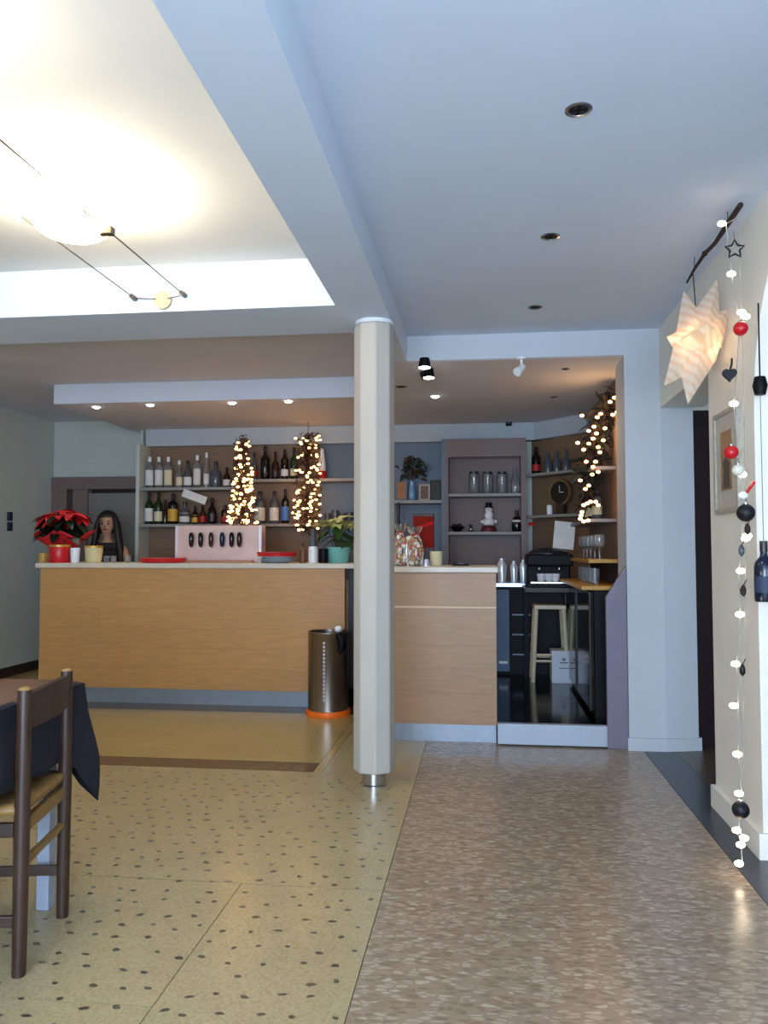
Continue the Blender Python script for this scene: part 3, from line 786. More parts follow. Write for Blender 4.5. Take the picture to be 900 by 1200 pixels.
# tilted board
p = atY(228, 582, 7.43)
t = thing('price_board', 'tilted blank white board propped on the lower shelf bottles', 'board', p)
t.rotation_euler = (0, math.radians(20), 0)
obj('board_sheet', box(-.125, .125, -.006, .0, -.038, .038), M_lblw, t, bevel=.002)
obj('board_rail', box(-.125, .125, -.009, .003, -.045, -.036), M_shelf, t)
# drinking glasses at the right end of the lower shelf
def tumbler(label, loc, h, r, m=M_glass, group=None, name='drinking_glass', cat='glass'):
    return tag(obj(name, MB().lathe([(r*.75, 0), (r, h), (r*.93, h), (r*.7, .008), (.001, .008)], 18), m, smooth=True, loc=loc), label, cat, group)
for i, (px, hh) in enumerate(((384, .10), (393, .13), (402, .10), (410, .11))):
    tumbler(['clear tumbler nearest the right light cone on the lower shelf', 'taller clear tumbler second from the right light cone', 'clear tumbler third from the right light cone', 'clear tumbler half hidden by the column edge'][i],
            (xat(px, 7.56), 7.56, SH2), hh, .036, M_grglass, 'tumblers behind the yellow poinsettia')

# ---- blue-grey cabinet things
x = xat(483, 7.55)
t = thing('vase_plant', 'bushy dark plant in a blue glass vase on the blue-grey shelf', 'plant', (x, 7.55, SH4))
obj('vase', MB().lathe([(.025, 0), (.034, .03), (.03, .12), (.022, .17), (.028, .19), (.024, .19), (.018, .16), (.001, .02)], 20), mat('pale_blue_glass', '7fb4e0', 0.08, trans=.4), t, smooth=True)
leaf = MB().add([(0, 0, 0), (.02, .022, .012), (.0, .06, .004), (-.02, .022, .012)], [(0, 1, 2), (0, 2, 3)]).mesh('leaf', mat('plant_leaf', '24301c', .6, rnd=.4))
leafr = MB().add([(0, 0, 0), (.02, .022, .012), (.0, .06, .004), (-.02, .022, .012)], [(0, 1, 2), (0, 2, 3)]).mesh('leaf', mat('russet_leaf', '4a2620', .6, rnd=.4))
rr_ = random.Random(4)
for k in range(90):
    th, ph = rr_.uniform(0, 2*PI), math.acos(rr_.uniform(-.8, 1))
    rad = .13*rr_.uniform(.35, 1)
    o = obj('leaf', leaf if k % 3 else leafr, None, t, loc=(rad*1.15*math.sin(ph)*math.cos(th), .6*rad*math.sin(ph)*math.sin(th), .29+rad*.85*math.cos(ph)), rot=(rr_.uniform(-1.5, 1.5), rr_.uniform(-1, 1), rr_.uniform(0, 6)))
    o.scale = [rr_.uniform(.9, 1.4)]*3
obj('stem', MB().tube([(0, 0, .02), (0, 0, .3)], .006, 6).tube([(0, 0, .15), (.06, 0, .3)], .004, 6).tube([(0, 0, .15), (-.06, 0, .3)], .004, 6), M_twig, t)
def frame(name, label, px0, px1, pyT, Z, Y, mf, mp, tilt=.15, depth=.02):
    x0, x1 = xat(px0, Y), xat(px1, Y); h = atY((px0+px1)/2, pyT, Y).z-Z; w_ = x1-x0
    t = thing(name, label, 'picture', ((x0+x1)/2, Y, Z)); t.rotation_euler = (-tilt, 0, 0)
    b_ = min(.018, w_*.16)
    obj('frame', MB().box(-w_/2, w_/2, 0, depth, 0, b_).box(-w_/2, w_/2, 0, depth, h-b_, h).box(-w_/2, -w_/2+b_, 0, depth, b_, h-b_).box(w_/2-b_, w_/2, 0, depth, b_, h-b_), mf, t)
    obj('print', box(-w_/2+b_, w_/2-b_, .006, depth, b_, h-b_), mp, t)
    return t
frame('picture_frame', 'orange-brown picture in blue frame left of the blue vase', 463, 477, 562, SH4, 7.53, M_bluegrey, mat('orange_print', 'a0683e', .6, var=.2))
frame('picture_frame', 'small pale framed picture right of the blue vase', 491, 504, 567, SH4, 7.52, mat('pale_frame', 'a89a84', .5), mat('brown_print', '6b5346', .6, var=.4, scale=30))
frame('picture_frame', 'dark framed picture at the right end of the blue-grey shelf', 504, 518, 562, SH4, 7.54, M_darkbr, mat('dark_green_print', '3a3f36', .6, var=.3))
bottle('wine_bottle', 'dark bottle behind the sweet bags next to the column', 'bottle', (xat(467, 7.3), 7.3, .92), zat(467, 590, 7.3)-.92, .038, 'wine', M_dkglass)

# ---- niche things
for i, px in enumerate((556, 572, 589)):
    loc, h, r = on_shelf(px, 553, SH5, 7.57, 12)
    t = thing('storage_jar', ['clear lidded jar, left of the three on the niche top shelf', 'clear lidded jar, middle of the three on the niche top shelf', 'clear lidded jar, right of the three on the niche top shelf'][i], 'jar', loc, 0, 'jars in the niche')
    obj('jar_body', MB().lathe([(r*.9, 0), (r, .01), (r, h*.86), (r*.85, h*.9), (r*.8, h*.9), (r*.9, h*.85), (r*.9, .012), (.001, .012)], 18), M_glass, t, smooth=True)
    obj('lid', MB().lathe([(r*.9, h*.9), (r*.9, h), (.001, h)], 18), M_unlit, t, smooth=True)
loc, h, r = on_shelf(604, 548, SH5, 7.57, 10)
bottle('glass_flask', 'tall clear flask at the right end of the niche top shelf', 'flask', loc, h, r, 'slim', M_glass, cap=None)
# snowman figure
x = xat(573, 7.55)
t = thing('snowman_figure', 'snowman figurine with black hat and dark red base in the niche', 'figurine', (x, 7.55, SH6))
hh = zat(573, 589, 7.55)-SH6
obj('base', MB().lathe([(.07, 0), (.07, .02), (.06, .05), (.03, .07)], 20), mat('maroon', '5a1620', .5), t, smooth=True)
obj('body', MB().ball((0, 0, .09), .06, 12, (1, .9, .7)).ball((0, 0, .155), .042, 12, (1, .9, 1.0)), M_white2, t, smooth=True)
obj('arms', MB().tube([(-.05, 0, .10), (-.075, -.01, .09)], .014, 8).tube([(.05, 0, .10), (.075, -.01, .09)], .014, 8), M_white2, t, smooth=True)
hd = obj('head', MB().ball((0, 0, .205), .034, 12), M_white2, t, smooth=True)
obj('hat', MB().lathe([(.045, .225), (.045, .231), (.029, .232), (.029, hh), (.001, hh)], 18), M_black, t, smooth=True)
obj('nose', MB().tube([(0, -.03, .205), (0, -.055, .202)], [.007, .001], 8), M_orange, hd)
obj('eyes', MB().ball((-.012, -.031, .214), .004, 6).ball((.012, -.031, .214), .004, 6), M_black, hd)
bottle('dark_flask', 'squat dark bottle at the right end of the niche middle shelf', 'bottle', (xat(606, 7.55), 7.55, SH6), zat(606, 598, 7.55)-SH6, .048, 'squat', M_dkglass, M_lblw, (.45, .55))
t = thing('dark_bowl', 'low black bowl at the left end of the niche middle shelf', 'bowl', (xat(536, 7.55), 7.55, SH6))
obj('bowl_body', MB().lathe([(.03, 0), (.035, .008), (.072, .05), (.066, .05), (.03, .014), (.001, .014)], 22), M_black, t, smooth=True)
obj('trinkets', MB().ball((.02, 0, .05), .03, 8).ball((-.025, .01, .05), .028, 8), M_darkbr, t, smooth=True)
t = thing('small_ornament', 'tiny silver and green ornament beside the black bowl', 'ornament', (xat(552, 7.55), 7.55, SH6))
obj('silver_ball', MB().ball((0, 0, .022), .022, 10), M_steel, t, smooth=True)
obj('sprig', MB().tube([(0, 0, .04), (-.015, 0, .075)], [.012, .003], 8).tube([(0, 0, .04), (.01, 0, .07)], [.010, .003], 8), M_green, t)

# ---- corner shelf things
P_ = corner(629, 545); bottle('wine_bottle', 'dark bottle with pale label at the left end of the upper corner shelf', 'bottle', (P_.x, P_.y, SH7), atY(629, 524, P_.y).z-SH7, .042, 'wine', M_dkglass, M_lblr, (.12, .35), M_foil)
for i, px in enumerate((643, 653, 664)):
    P_ = corner(px, 545, .11)
    bottle('glass_jar', ['dim glass carafe next to the dark bottle on the corner shelf', 'middle dim glass carafe on the corner shelf', 'dim glass carafe nearest the hanging light branch'][i], 'carafe', (P_.x, P_.y, SH7), .20, .036, 'slim', M_grglass, None, cap=None, group='carafes on the corner shelf')
P_ = corner(657, 575, .10); zc0 = atY(657, 577, P_.y).z
t = thing('round_clock', 'round dark-faced clock standing on the lower corner shelf', 'clock', (P_.x, P_.y, zc0)); t.rotation_euler = (0, 0, ang+.1)
obj('rim', MB().lathe([(.105, -.015), (.12, -.02), (.125, 0), (.12, .02), (.10, .02), (.10, -.015), (.105, -.015)], 36, axis='y'), mat('brown_rim', '6e5a3c', .35, .3), t, smooth=True)
obj('face', MB().lathe([(.001, -.010), (.101, -.010), (.101, .0), (.001, .0)], 32, axis='y'), M_dkglass, t)
obj('hands', MB().box(-.003, .003, -.014, -.011, 0, .06).box(0, .045, -.014, -.011, -.003, .003), M_lblw, t)
obj('stand', box(-.04, .04, -.02, .04, SH8-zc0, -.10), M_darkbr, t)
P_ = corner(644, 575, .06)
tag(obj('white_candle', MB().lathe([(.024, 0), (.026, .01), (.026, .085), (.02, .09), (.001, .088)], 18), M_white2, smooth=True, loc=(P_.x, P_.y, SH8)), 'short white candle left of the round clock', 'candle')
P_ = corner(623, 615, -.012); zz = atY(623, 614, P_.y).z
tag(obj('price_tag', box(-.035, .035, -.002, .002, -.014, .014), M_red, loc=(P_.x, P_.y, zz), rot=(0, 0, ang), bevel=.0008), 'small red tag hanging under the lower corner shelf', 'tag')
# paper sheet standing on the coffee machine, machine, cups
ZK = .92
P_ = Vector((xat(640, 6.75), 6.75))
mx0, mx1 = xat(617, 6.65), xat(672, 6.65)
mw = mx1-mx0
tab = thing('machine_stand', 'dark wooden stand carrying the coffee machine by the honey-wood shelves', 'stand', (0, 0, 0))
obj('stand_top', box(mx0-.02, mx1+.03, 6.6, 7.0, .86, .90), M_darkbr, tab, bevel=.003)
obj('leg', box(mx1-.01, mx1+.03, 6.95, 6.99, .132, .86), M_black, tab)
obj('leg', box(mx0-.01, mx0+.03, 6.95, 6.985, .132, .86), M_black, tab)
t = thing('coffee_machine', 'black coffee machine with domed top under the white sheet', 'coffee machine', ((mx0+mx1)/2, 6.80, .90))
obj('base', box(-mw/2, mw/2, -.17, .15, 0, .03), M_black, t, bevel=.005)
obj('body', box(-mw/2+.01, mw/2-.01, .0, .15, .03, .26), M_black, t, bevel=.012)
obj('head', box(-mw/2, mw/2, -.15, .15, .17, .27), M_black, t, bevel=.015)
obj('dome', MB().ball((.0, 0, .27), .17, 12, (1.0, .8, .32)), mat('charcoal_plastic', '1e1e24', .3), t, smooth=True)
obj('drip_tray', box(-mw/2+.03, mw/2-.03, -.165, -.02, .03, .045), M_steel, t, bevel=.002)
for s in (-.08, .08): obj('spout', MB().tube([(s, -.08, .17), (s, -.085, .14)], .016, 10), M_steel, t, smooth=True)
for i, px in enumerate((634, 643, 651)):
    cpt = tag(obj('coffee_cup', MB().lathe([(.018, 0), (.03, .012), (.037, .065), (.033, .065), (.027, .014), (.001, .01)], 18), M_white2, smooth=True, loc=(xat(px, 6.66), 6.66+.012*i, .945)),
              ['white coffee cup on the left of the machine tray', 'white coffee cup in the middle of the machine tray', 'white coffee cup on the right of the machine tray'][i], 'cup', 'cups on the coffee machine tray')
p0 = atY(661, 628, 6.84)
t = tag(obj('white_sheet', box(-.085, .085, -.002, .002, -.11, .12), M_lblw, loc=(p0.x, 6.84, p0.z+.0), rot=(-.12, math.radians(6), 0)), 'blank white sheet leaning upright behind the coffee machine dome', 'paper')
# steel shakers on the work counter
for i, (px, hh, rr0) in enumerate(((588, .21, .045), (602, .19, .036), (613, .20, .034))):
    t = thing('steel_shaker', ['wide bright steel shaker nearest the short counter', 'middle steel shaker on the back work counter', 'steel shaker nearest the coffee machine'][i], 'shaker', (xat(px, 7.1), 7.1, .92), 0, 'steel shakers on the work counter')
    obj('cup', MB().lathe([(rr0*.75, 0), (rr0, hh*.65), (rr0*.97, hh*.67)], 20), mat('bright_steel', 'dfe8f4', .25, .5), t, smooth=True)
    obj('lid', MB().lathe([(rr0, hh*.66), (rr0*.95, hh*.75), (rr0*.5, hh*.9), (rr0*.5, hh), (.001, hh)], 20), mat('bright_steel', '', .2), t, smooth=True)
# glasses on the honey shelves
k = 0
wl = ['stemmed glass nearest the white pillar on the upper honey-wood shelf', 'second stemmed glass from the pillar on the upper honey-wood shelf', 'third stemmed glass from the pillar on the upper honey-wood shelf', 'fourth stemmed glass from the pillar, upper honey-wood shelf', 'fifth stemmed glass from the pillar, nearest the coffee machine']
for i, y_ in enumerate((5.75, 5.98, 6.2, 6.42, 6.64)):
    t = thing('wine_glass', wl[i], 'glass', (XW-.12, y_, 1.14), 0, 'stemmed glasses on the honey-wood shelf')
    obj('foot', MB().lathe([(.034, 0), (.034, .003), (.005, .008), (.004, .07)], 18), M_glass, t, smooth=True)
    obj('bowl', MB().lathe([(.004, .07), (.03, .09), (.038, .125), (.032, .17), (.030, .17), (.036, .125), (.028, .092), (.001, .075)], 18), M_glass, t, smooth=True)
wl = ['tumbler nearest the pillar on the lower honey-wood shelf', 'second tumbler from the pillar on the lower honey-wood shelf', 'third tumbler from the pillar on the lower honey-wood shelf', 'fourth tumbler from the pillar on the lower honey-wood shelf']
for i, y_ in enumerate((5.62, 5.85, 6.08, 6.31)):
    tumbler(wl[i], (XW-.17, y_, .97), .105, .034, M_glass, 'tumblers on the lower honey-wood shelf')
wl = ['green bottle on the upper side shelf behind the light branch', 'dark bottle on the upper side shelf behind the light branch', 'smoky bottle on the upper side shelf near the pillar']
for i, (y_, gl) in enumerate(((6.55, M_grnglass), (6.3, M_dkglass), (6.05, M_grglass))):
    z = atX(712, 606, XW-.10).z
    bottle('side_bottle', wl[i].replace('upper', 'lower'), 'bottle', (XW-.09, y_, z), .27, .036, 'wine', gl, M_lblc, (.15, .4), group='bottles on the side wall shelf')
# stool and box on the black floor
p = atZ(640, 795, .132)
sy = 6.80
sx0, sx1 = xat(624, sy), xat(661, sy)
t = thing('bar_stool', 'pale wooden stool on the black floor behind the bar', 'stool', ((sx0+sx1)/2, sy, .132))
sw = (sx1-sx0)/2; sh_ = atY(640, 709, sy-.12).z-.132
obj('seat', box(-sw, sw, -.14, .14, sh_-.035, sh_), M_stoolw, t, bevel=.008)
for a in (-1, 1):
    for b_ in (-1, 1):
        obj('leg', MB().tube([(a*(sw-.02), b_*.115, sh_-.03), (a*(sw+.012), b_*.14, 0)], [.018, .016], 8), M_stoolw, t, smooth=True)
for zz in (.17, .22):
    obj('rung', MB().tube([(-sw, -.13, zz), (sw, -.13, zz)], .010, 8), M_stoolw, t, smooth=True)
obj('rung', MB().tube([(-sw, .13, .17), (sw, .13, .17)], .010, 8), M_stoolw, t, smooth=True)
for a in (-1, 1): obj('rung', MB().tube([(a*sw, -.13, .25), (a*sw, .13, .25)], .010, 8), M_stoolw, t, smooth=True)
p = atZ(661, 801, .132)
bw = 27*p.y/F
M_carton = mat('white_carton', 'c9cdd3', .7, var=.03)
t = thing('carton', 'white cardboard carton standing on the black floor by the fridge', 'box', (p.x, p.y+.1, .132))
bh = atY(661, 763, p.y).z-.132
obj('box_body', box(-bw/2, bw/2, -.1, .1, 0, bh), M_carton, t, bevel=.003)
obj('tape', box(-.012, .012, -.101, .101, bh-.001, bh+.0012), M_lblc, t)
obj('print', MB().box(-.03, .03, -.1012, -.1, bh*.62, bh*.66).box(-.04, .04, -.1012, -.1, bh*.45, bh*.48).box(-.012, .012, -.1012, -.1, bh*.70, bh*.78), mat('grey_print', '6a7076', .7), t)

# ================================================================== THINGS ON THE COUNTERS
ZC = 1.10
YI = 6.30
def cx(px, Y=YI): return xat(px, Y)
def ch_(px, py, Y=YI, Z=ZC): return atY(px, py, Y).z - Z
def leaf_mesh(name, m, L, W, droop, nseg=5):
    vs = []; fs = []
    for i in range(nseg+1):
        t = i/nseg; wd = W*math.sin(PI*min(1, t*.95+.03))**.8*(1-.25*t)
        yy = L*t; zz = -droop*t*t
        vs += [(-wd, yy, zz+.12*wd), (0, yy, zz-.08*wd), (wd, yy, zz+.12*wd)]
    for i in range(nseg):
        a = i*3
        fs += [(a, a+1, a+4, a+3), (a+1, a+2, a+5, a+4)]
    return MB().add(vs, fs).mesh(name, m, smooth=True)
def poinsettia(root, zc, R, n1, n2, ng, mb, mg, seed, squash=1.0, tilt0=.1, name1='bract'):
    r_ = random.Random(seed)
    lm = leaf_mesh(name1, mb, .15, .036, .045); lg = leaf_mesh('leaf', mg, .15, .042, .05)
    heads = [(0, 0, zc)] + [(R*.55*math.cos(a), R*.45*math.sin(a), zc-.02-.03*r_.random()) for a in [2*PI*k/n1+.3 for k in range(n1)]]
    st = MB()
    for hx, hy, hz in heads:
        st.tube([(hx*.2, hy*.2, hz-.28), (hx*.7, hy*.7, hz-.10), (hx, hy, hz)], .005, 5)
        for k in range(n2):
            a = 2*PI*k/n2 + r_.uniform(-.3, .3)
            o = obj(name1, lm, None, root, loc=(hx, hy, hz+r_.uniform(-.01, .012)), rot=(r_.uniform(-.35, .25)+tilt0, r_.uniform(-.25, .25), a))
            s = r_.uniform(.72, 1.08)*R/.16; o.scale = (s, s, s)
    for k in range(ng):
        a = r_.uniform(0, 2*PI); rr0 = R*r_.uniform(.1, .5)
        o = obj('leaf', lg, None, root, loc=(rr0*math.cos(a), rr0*math.sin(a), zc-.04-r_.uniform(.0, .14)), rot=(r_.uniform(-.7, .1), r_.uniform(-.3, .3), a-PI/2+r_.uniform(-.4, .4)))
        s = r_.uniform(.8, 1.15)*R/.17; o.scale = (s, s, s)
    obj('stems', st, M_green, root)
M_bract = mat('red_bract', 'c30f17', .5, var=.15, rnd=.2)
M_ybract = mat('pale_yellow_bract', 'd6d48c', .5, var=.12, rnd=.15)
M_pg = mat('deep_green_leaf', '14210f', .5, var=.2, rnd=.3)
M_pg2 = mat('mid_green_leaf', '2c4a1c', .5, var=.2, rnd=.3)
# red poinsettia in red wrapping
t = thing('poinsettia', 'red poinsettia wrapped in flaring red paper at the left end of the bar', 'plant', (cx(74, 6.36), 6.36, ZC))
obj('pot', MB().lathe([(.075, 0), (.095, .14), (.088, .14), (.07, .02), (.001, .02)], 22), M_red, t, smooth=True)
vs = []; fs = []; n = 40
for k, (rr0, zz) in enumerate(((.085, .02), (.10, .10), (.14, .16), (.205, .21), (.235, .235))):
    for j in range(n):
        a = 2*PI*j/n; wv = 1+.14*math.sin(5*a+.6)*(k/4)+.05*math.sin(11*a)*(k/4)
        vs.append((rr0*wv*math.cos(a), rr0*wv*.75*math.sin(a), zz+.035*math.sin(4*a+1.0)*(k/4)))
for k in range(4):
    for j in range(n): fs.append((k*n+j, k*n+(j+1) % n, (k+1)*n+(j+1) % n, (k+1)*n+j))
wp = obj('paper_wrap', MB().add(vs, fs), M_redpaper, t, smooth=True)
so = wp.modifiers.new('thick', 'SOLIDIFY'); so.thickness = .002
poinsettia(t, .435, .205, 7, 7, 46, M_bract, M_pg, 11, tilt0=-.14)
# pale yellow poinsettia in a turquoise pot
t = thing('poinsettia', 'pale yellow poinsettia in a turquoise pot beside the column', 'plant', (cx(397, 6.3), 6.30, ZC))
obj('pot', MB().lathe([(.075, 0), (.095, .115), (.098, .125), (.088, .125), (.07, .02), (.001, .02)], 24), mat('turquoise_glaze', '6fb0a6', .3), t, smooth=True)
obj('soil', MB().lathe([(.001, .11), (.088, .11)], 20), M_darkbr, t)
poinsettia(t, .345, .165, 6, 7, 16, M_ybract, M_pg2, 5, tilt0=.28)

def cyl_thing(name, label, cat, px, pyT, wpx, m, Y=YI, rim=None, Z=ZC, taper=1.0):
    h = ch_(px, pyT, Y, Z); r = wpx*Y/F/2
    t = thing(name, label, cat, (cx(px, Y), Y, Z))
    obj('body', MB().lathe([(r*taper*.96, 0), (r*taper, .004), (r, h-.004), (r*.97, h), (r*.9, h), (r*.88, h-.015), (.001, h-.015)], 24), m, t, smooth=True)
    if rim: obj('rim', MB().lathe([(r*1.02, h-.012), (r*1.04, h-.004), (r*1.0, h+.004), (r*.9, h+.002), (r*1.02, h-.012)], 24), rim, t, smooth=True)
    return t
cyl_thing('canister', 'red tin canister with gold rim in front of the red poinsettia', 'canister', 70, 639, 25, M_red, 6.14, M_gold)
cyl_thing('small_pot', 'small amber pot at the far left end of the bar top', 'pot', 51, 648, 11, mat('amber_ceramic', 'b98a3c', .4), 6.2)
cyl_thing('napkin_holder', 'plain white paper cup between red canister and gold-rimmed tub', 'cup', 88, 642, 12, M_white2, 6.16, taper=.85)
cyl_thing('cream_tub', 'cream tub with gold rim right of the white cup', 'tub', 110, 640, 22, mat('cream_card', 'cfc08c', .6), 6.18, M_gold, taper=.85)
for i, px in enumerate((125, 133, 150)):
    tumbler(['small clear glass right beside the cream tub', 'second small clear glass right of the cream tub', 'small clear glass below the woman with dark hair'][i], (cx(px, 6.25), 6.25, ZC), .055, .026, M_glass, 'small glasses on the bar top')
# trays
def tray(label, px0, px1, Y, m, n_under=0, under=None):
    x0, x1 = cx(px0, Y), cx(px1, Y); r = (x1-x0)/2
    t = thing('serving_tray', label, 'tray', ((x0+x1)/2, Y, ZC))
    z = 0
    for k in range(n_under):
        obj('plate', MB().lathe([(r*.55, z), (r*.6, z+.004), (r*.97, z+.016), (r*.95, z+.018), (.001, z+.010)], 30), under, t, smooth=True); z += .012
    obj('dish', MB().lathe([(r*.8, z), (r*.96, z+.005), (r, z+.032), (r*.97, z+.032), (r*.93, z+.010), (.001, z+.008)], 36), m, t, smooth=True)
    obj('rim', MB().lathe([(r*.985, z+.028), (r*1.02, z+.034), (r*.98, z+.04), (r*.95, z+.034), (r*.985, z+.028)], 36), M_lblr if m is M_red else M_red, t, smooth=True)
    return t
tray('round red tray left of the copper-pink dispenser', 166, 216, 6.22, M_red)
tray('red tray on a stack of pale plates right of the dispenser', 302, 347, 6.22, M_red, 4, mat('pale_plate', 'c4ccd0', .25))
# dispenser with dark tap handles
Yd = 6.34
x0, x1 = cx(207, Yd), cx(305, Yd); hd_ = ch_(256, 616, Yd)
xm_ = (x0+x1)/2; wd = (x1-x0)
t = thing('drinks_dispenser', 'copper-pink metal drinks dispenser with a row of dark handles', 'dispenser', (xm_, Yd, ZC))
M_copper = mat('copper_pink_metal', 'cbaaa0', .42, .25, var=.08, scale=8)
obj('cabinet', box(-wd/2, wd/2, 0, .16, 0, hd_), M_copper, t, bevel=.006)
for sg in (-1, 1): obj('edge_trim', MB().box(sg*wd/2-.011, sg*wd/2+.011, -.006, .0, 0, hd_), mat('pale_metal_trim', 'd8cfd6', .35, .4), t)
for k, px in enumerate((226, 237, 249, 262, 273, 282)):
    lx_ = cx(px, Yd)-xm_; zc2 = hd_*.62
    tp = obj('tap_handle', MB().lathe([(.006, zc2-.06), (.018, zc2-.045), (.021, zc2+.01), (.018, zc2+.045), (.008, zc2+.06)], 14, (lx_, -.04, 0)), [M_dkglass, M_dkglass, M_brglass, M_blglass, M_dkglass, M_brglass][k], t, smooth=True)
    obj('tap_stem', MB().tube([(lx_, 0, zc2-.06), (lx_, -.04, zc2-.06)], .008, 8), M_steel, tp, smooth=True)
obj('drip_tray', box(-wd/2+.05, wd/2-.05, -.07, 0, .0, .02), mat('copper_tray', 'a8745c', .35, .5), t, bevel=.003)
# pepper mill, white bottle, dark jar near the yellow plant
bottle('pepper_mill', 'brown wooden pepper mill beside the white bottle', 'mill', (cx(355, 6.25), 6.25, ZC), ch_(355, 637, 6.25), .026, 'spirit', mat('mill_wood', '6b4426', .45, var=.2), None, cap=M_darkbr)
t = thing('dispenser_bottle', 'white bottle with clear grey top left of the yellow poinsettia', 'bottle', (cx(367, 6.22), 6.22, ZC))
hb = ch_(367, 621, 6.22); rb = .038
obj('body', MB().lathe([(rb*.95, 0), (rb, .006), (rb, hb*.42), (rb*.9, hb*.50)], 20), M_white2, t, smooth=True)
obj('neck', MB().lathe([(rb*.85, hb*.50), (rb*.8, hb*.62), (rb*.55, hb*.8), (rb*.5, hb)], 20), M_grglass, t, smooth=True)
cyl_thing('dark_jar', 'short black jar between the white bottle and the turquoise pot', 'jar', 379, 643, 11, M_black, 6.24)
# right counter: sweet bags, red box, small cream tub, black tray
Y2 = 5.42; Z2 = 1.095
def sweet_bag(label, px0, px1, pyT, Y, seed, mm):
    x0, x1 = xat(px0, Y), xat(px1, Y); w_ = (x1-x0)/2; h = atY((px0+px1)/2, pyT, Y).z-Z2
    t = thing('sweet_bag', label, 'bag', ((x0+x1)/2, Y, Z2))
    vs = []; fs = []; n = 16; rn_ = random.Random(seed)
    lev = [(0, .92), (.1, 1.0), (.4, 1.04), (.62, .98), (.76, .6), (.80, .45), (.88, .7), (1.0, .95)]
    for u_, s_ in lev:
        for j in range(n):
            a = 2*PI*j/n; k_ = 1+.06*math.sin(3*a+seed)+rn_.uniform(-.03, .03)
            vs.append((w_*s_*k_*math.cos(a), .05*s_*k_*math.sin(a)*(1 if u_ < .8 else .5), h*u_))
    for i in range(len(lev)-1):
        for j in range(n): fs.append((i*n+j, i*n+(j+1) % n, (i+1)*n+(j+1) % n, (i+1)*n+j))
    fs.append(tuple(range(n-1, -1, -1)))
    bagm = mat('cellophane', 'e8e4da', .08, trans=.97, spec=.2, var=.02)
    bo = obj('cellophane', MB().add(vs, fs), bagm, t, smooth=True)
    obj('ribbon', MB().lathe([(w_*.5, h*.775), (w_*.54, h*.79), (w_*.5, h*.805)], 16).xf(Matrix.Diagonal((1, .7, 1, 1))), M_lblr, t, smooth=True)
    ball_me = [MB().ball((0, 0, 0), .017, 8).mesh('sweet', m_, smooth=True) for m_ in mm]
    for k in range(64):
        a = rn_.uniform(0, 2*PI); q = math.sqrt(rn_.random())*.8
        obj('sweet', ball_me[k % len(mm)], None, t, loc=(w_*q*math.cos(a), .038*q*math.sin(a)-.004, .015+h*.66*rn_.random()))
    return t
sm = [mat('sweet_tan', 'b38a52', .4), mat('sweet_pink', 'd0607c', .4), mat('sweet_white', 'ddd8cc', .4), mat('sweet_red', 'b03a2c', .4), mat('sweet_brown', '6e4a2c', .4)]
sweet_bag('tan filled sweet bag touching the column edge on the short counter', 460, 477, 614, Y2, 2, [sm[0], sm[4], sm[2], sm[1]])
sweet_bag('pale clear sweet bag with red ribbon, right of the tan one', 476, 497, 617, Y2-.03, 5, [sm[2], sm[3], sm[2], sm[1], sm[0]])
Yr = 5.58
x0, x1 = xat(484, Yr), xat(508, Yr); hr = atY(496, 602, Yr).z-Z2
t = thing('gift_box', 'tall red and brown gift box standing behind the sweet bags', 'box', ((x0+x1)/2, Yr, Z2), .0)
obj('box_body', box(-(x1-x0)/2, (x1-x0)/2, 0, .09, 0, hr), mat('gift_red', '7a1d14', .85, spec=.1, var=.15), t, bevel=.003)
obj('dark_band', box(-(x1-x0)/2-.001, (x1-x0)/2+.001, -.001, .091, 0, hr*.34), mat('gift_dark', '2a0f14', .5), t)
obj('lid', box(-(x1-x0)/2-.002, (x1-x0)/2+.002, -.002, .092, hr*.95, hr+.004), M_darkbr, t)
obj('sash', MB().add([(-(x1-x0)/2, -.002, hr*.66), ((x1-x0)/2, -.002, hr*.80), ((x1-x0)/2, -.002, hr*.86), (-(x1-x0)/2, -.002, hr*.72),
                      (-(x1-x0)/2, .0, hr*.66), ((x1-x0)/2, .0, hr*.80), ((x1-x0)/2, .0, hr*.86), (-(x1-x0)/2, .0, hr*.72)], [(0, 1, 2, 3), (4, 7, 6, 5), (0, 4, 5, 1), (3, 2, 6, 7)]), mat('gift_bright', 'b01c22', .8, spec=.1), t)
tag(obj('silver_bell', MB().lathe([(.001, .05), (.016, .045), (.02, .02), (.026, 0), (.022, 0), (.001, .03)], 16), mat('bright_chrome', 'c9d4f4', .15, .6), smooth=True, loc=(xat(500, 5.36), 5.36, Z2)), 'small shiny silver bell right of the pale sweet bag', 'bell')
cyl_thing('cream_tub', 'small cream tub near the end of the short counter', 'tub', 511, 646, 15, mat('cream_card2', 'c9c29a', .6), 5.45, Z=Z2, taper=.9)
t = thing('bill_tray', 'flat black bill tray lying at the right end of the short counter', 'tray', (xat(540, 5.5), 5.5, Z2))
obj('base', box(-.055, .055, -.06, .06, 0, .006), M_black, t)
obj('rim', MB().box(-.055, .055, -.06, -.054, .006, .014).box(-.055, .055, .054, .06, .006, .014).box(-.055, -.049, -.054, .054, .006, .014).box(.049, .055, -.054, .054, .006, .014), M_black, t)
obj('clip', MB().tube([(-.02, .03, .012), (.02, .03, .012)], .007, 8), M_steel, t)

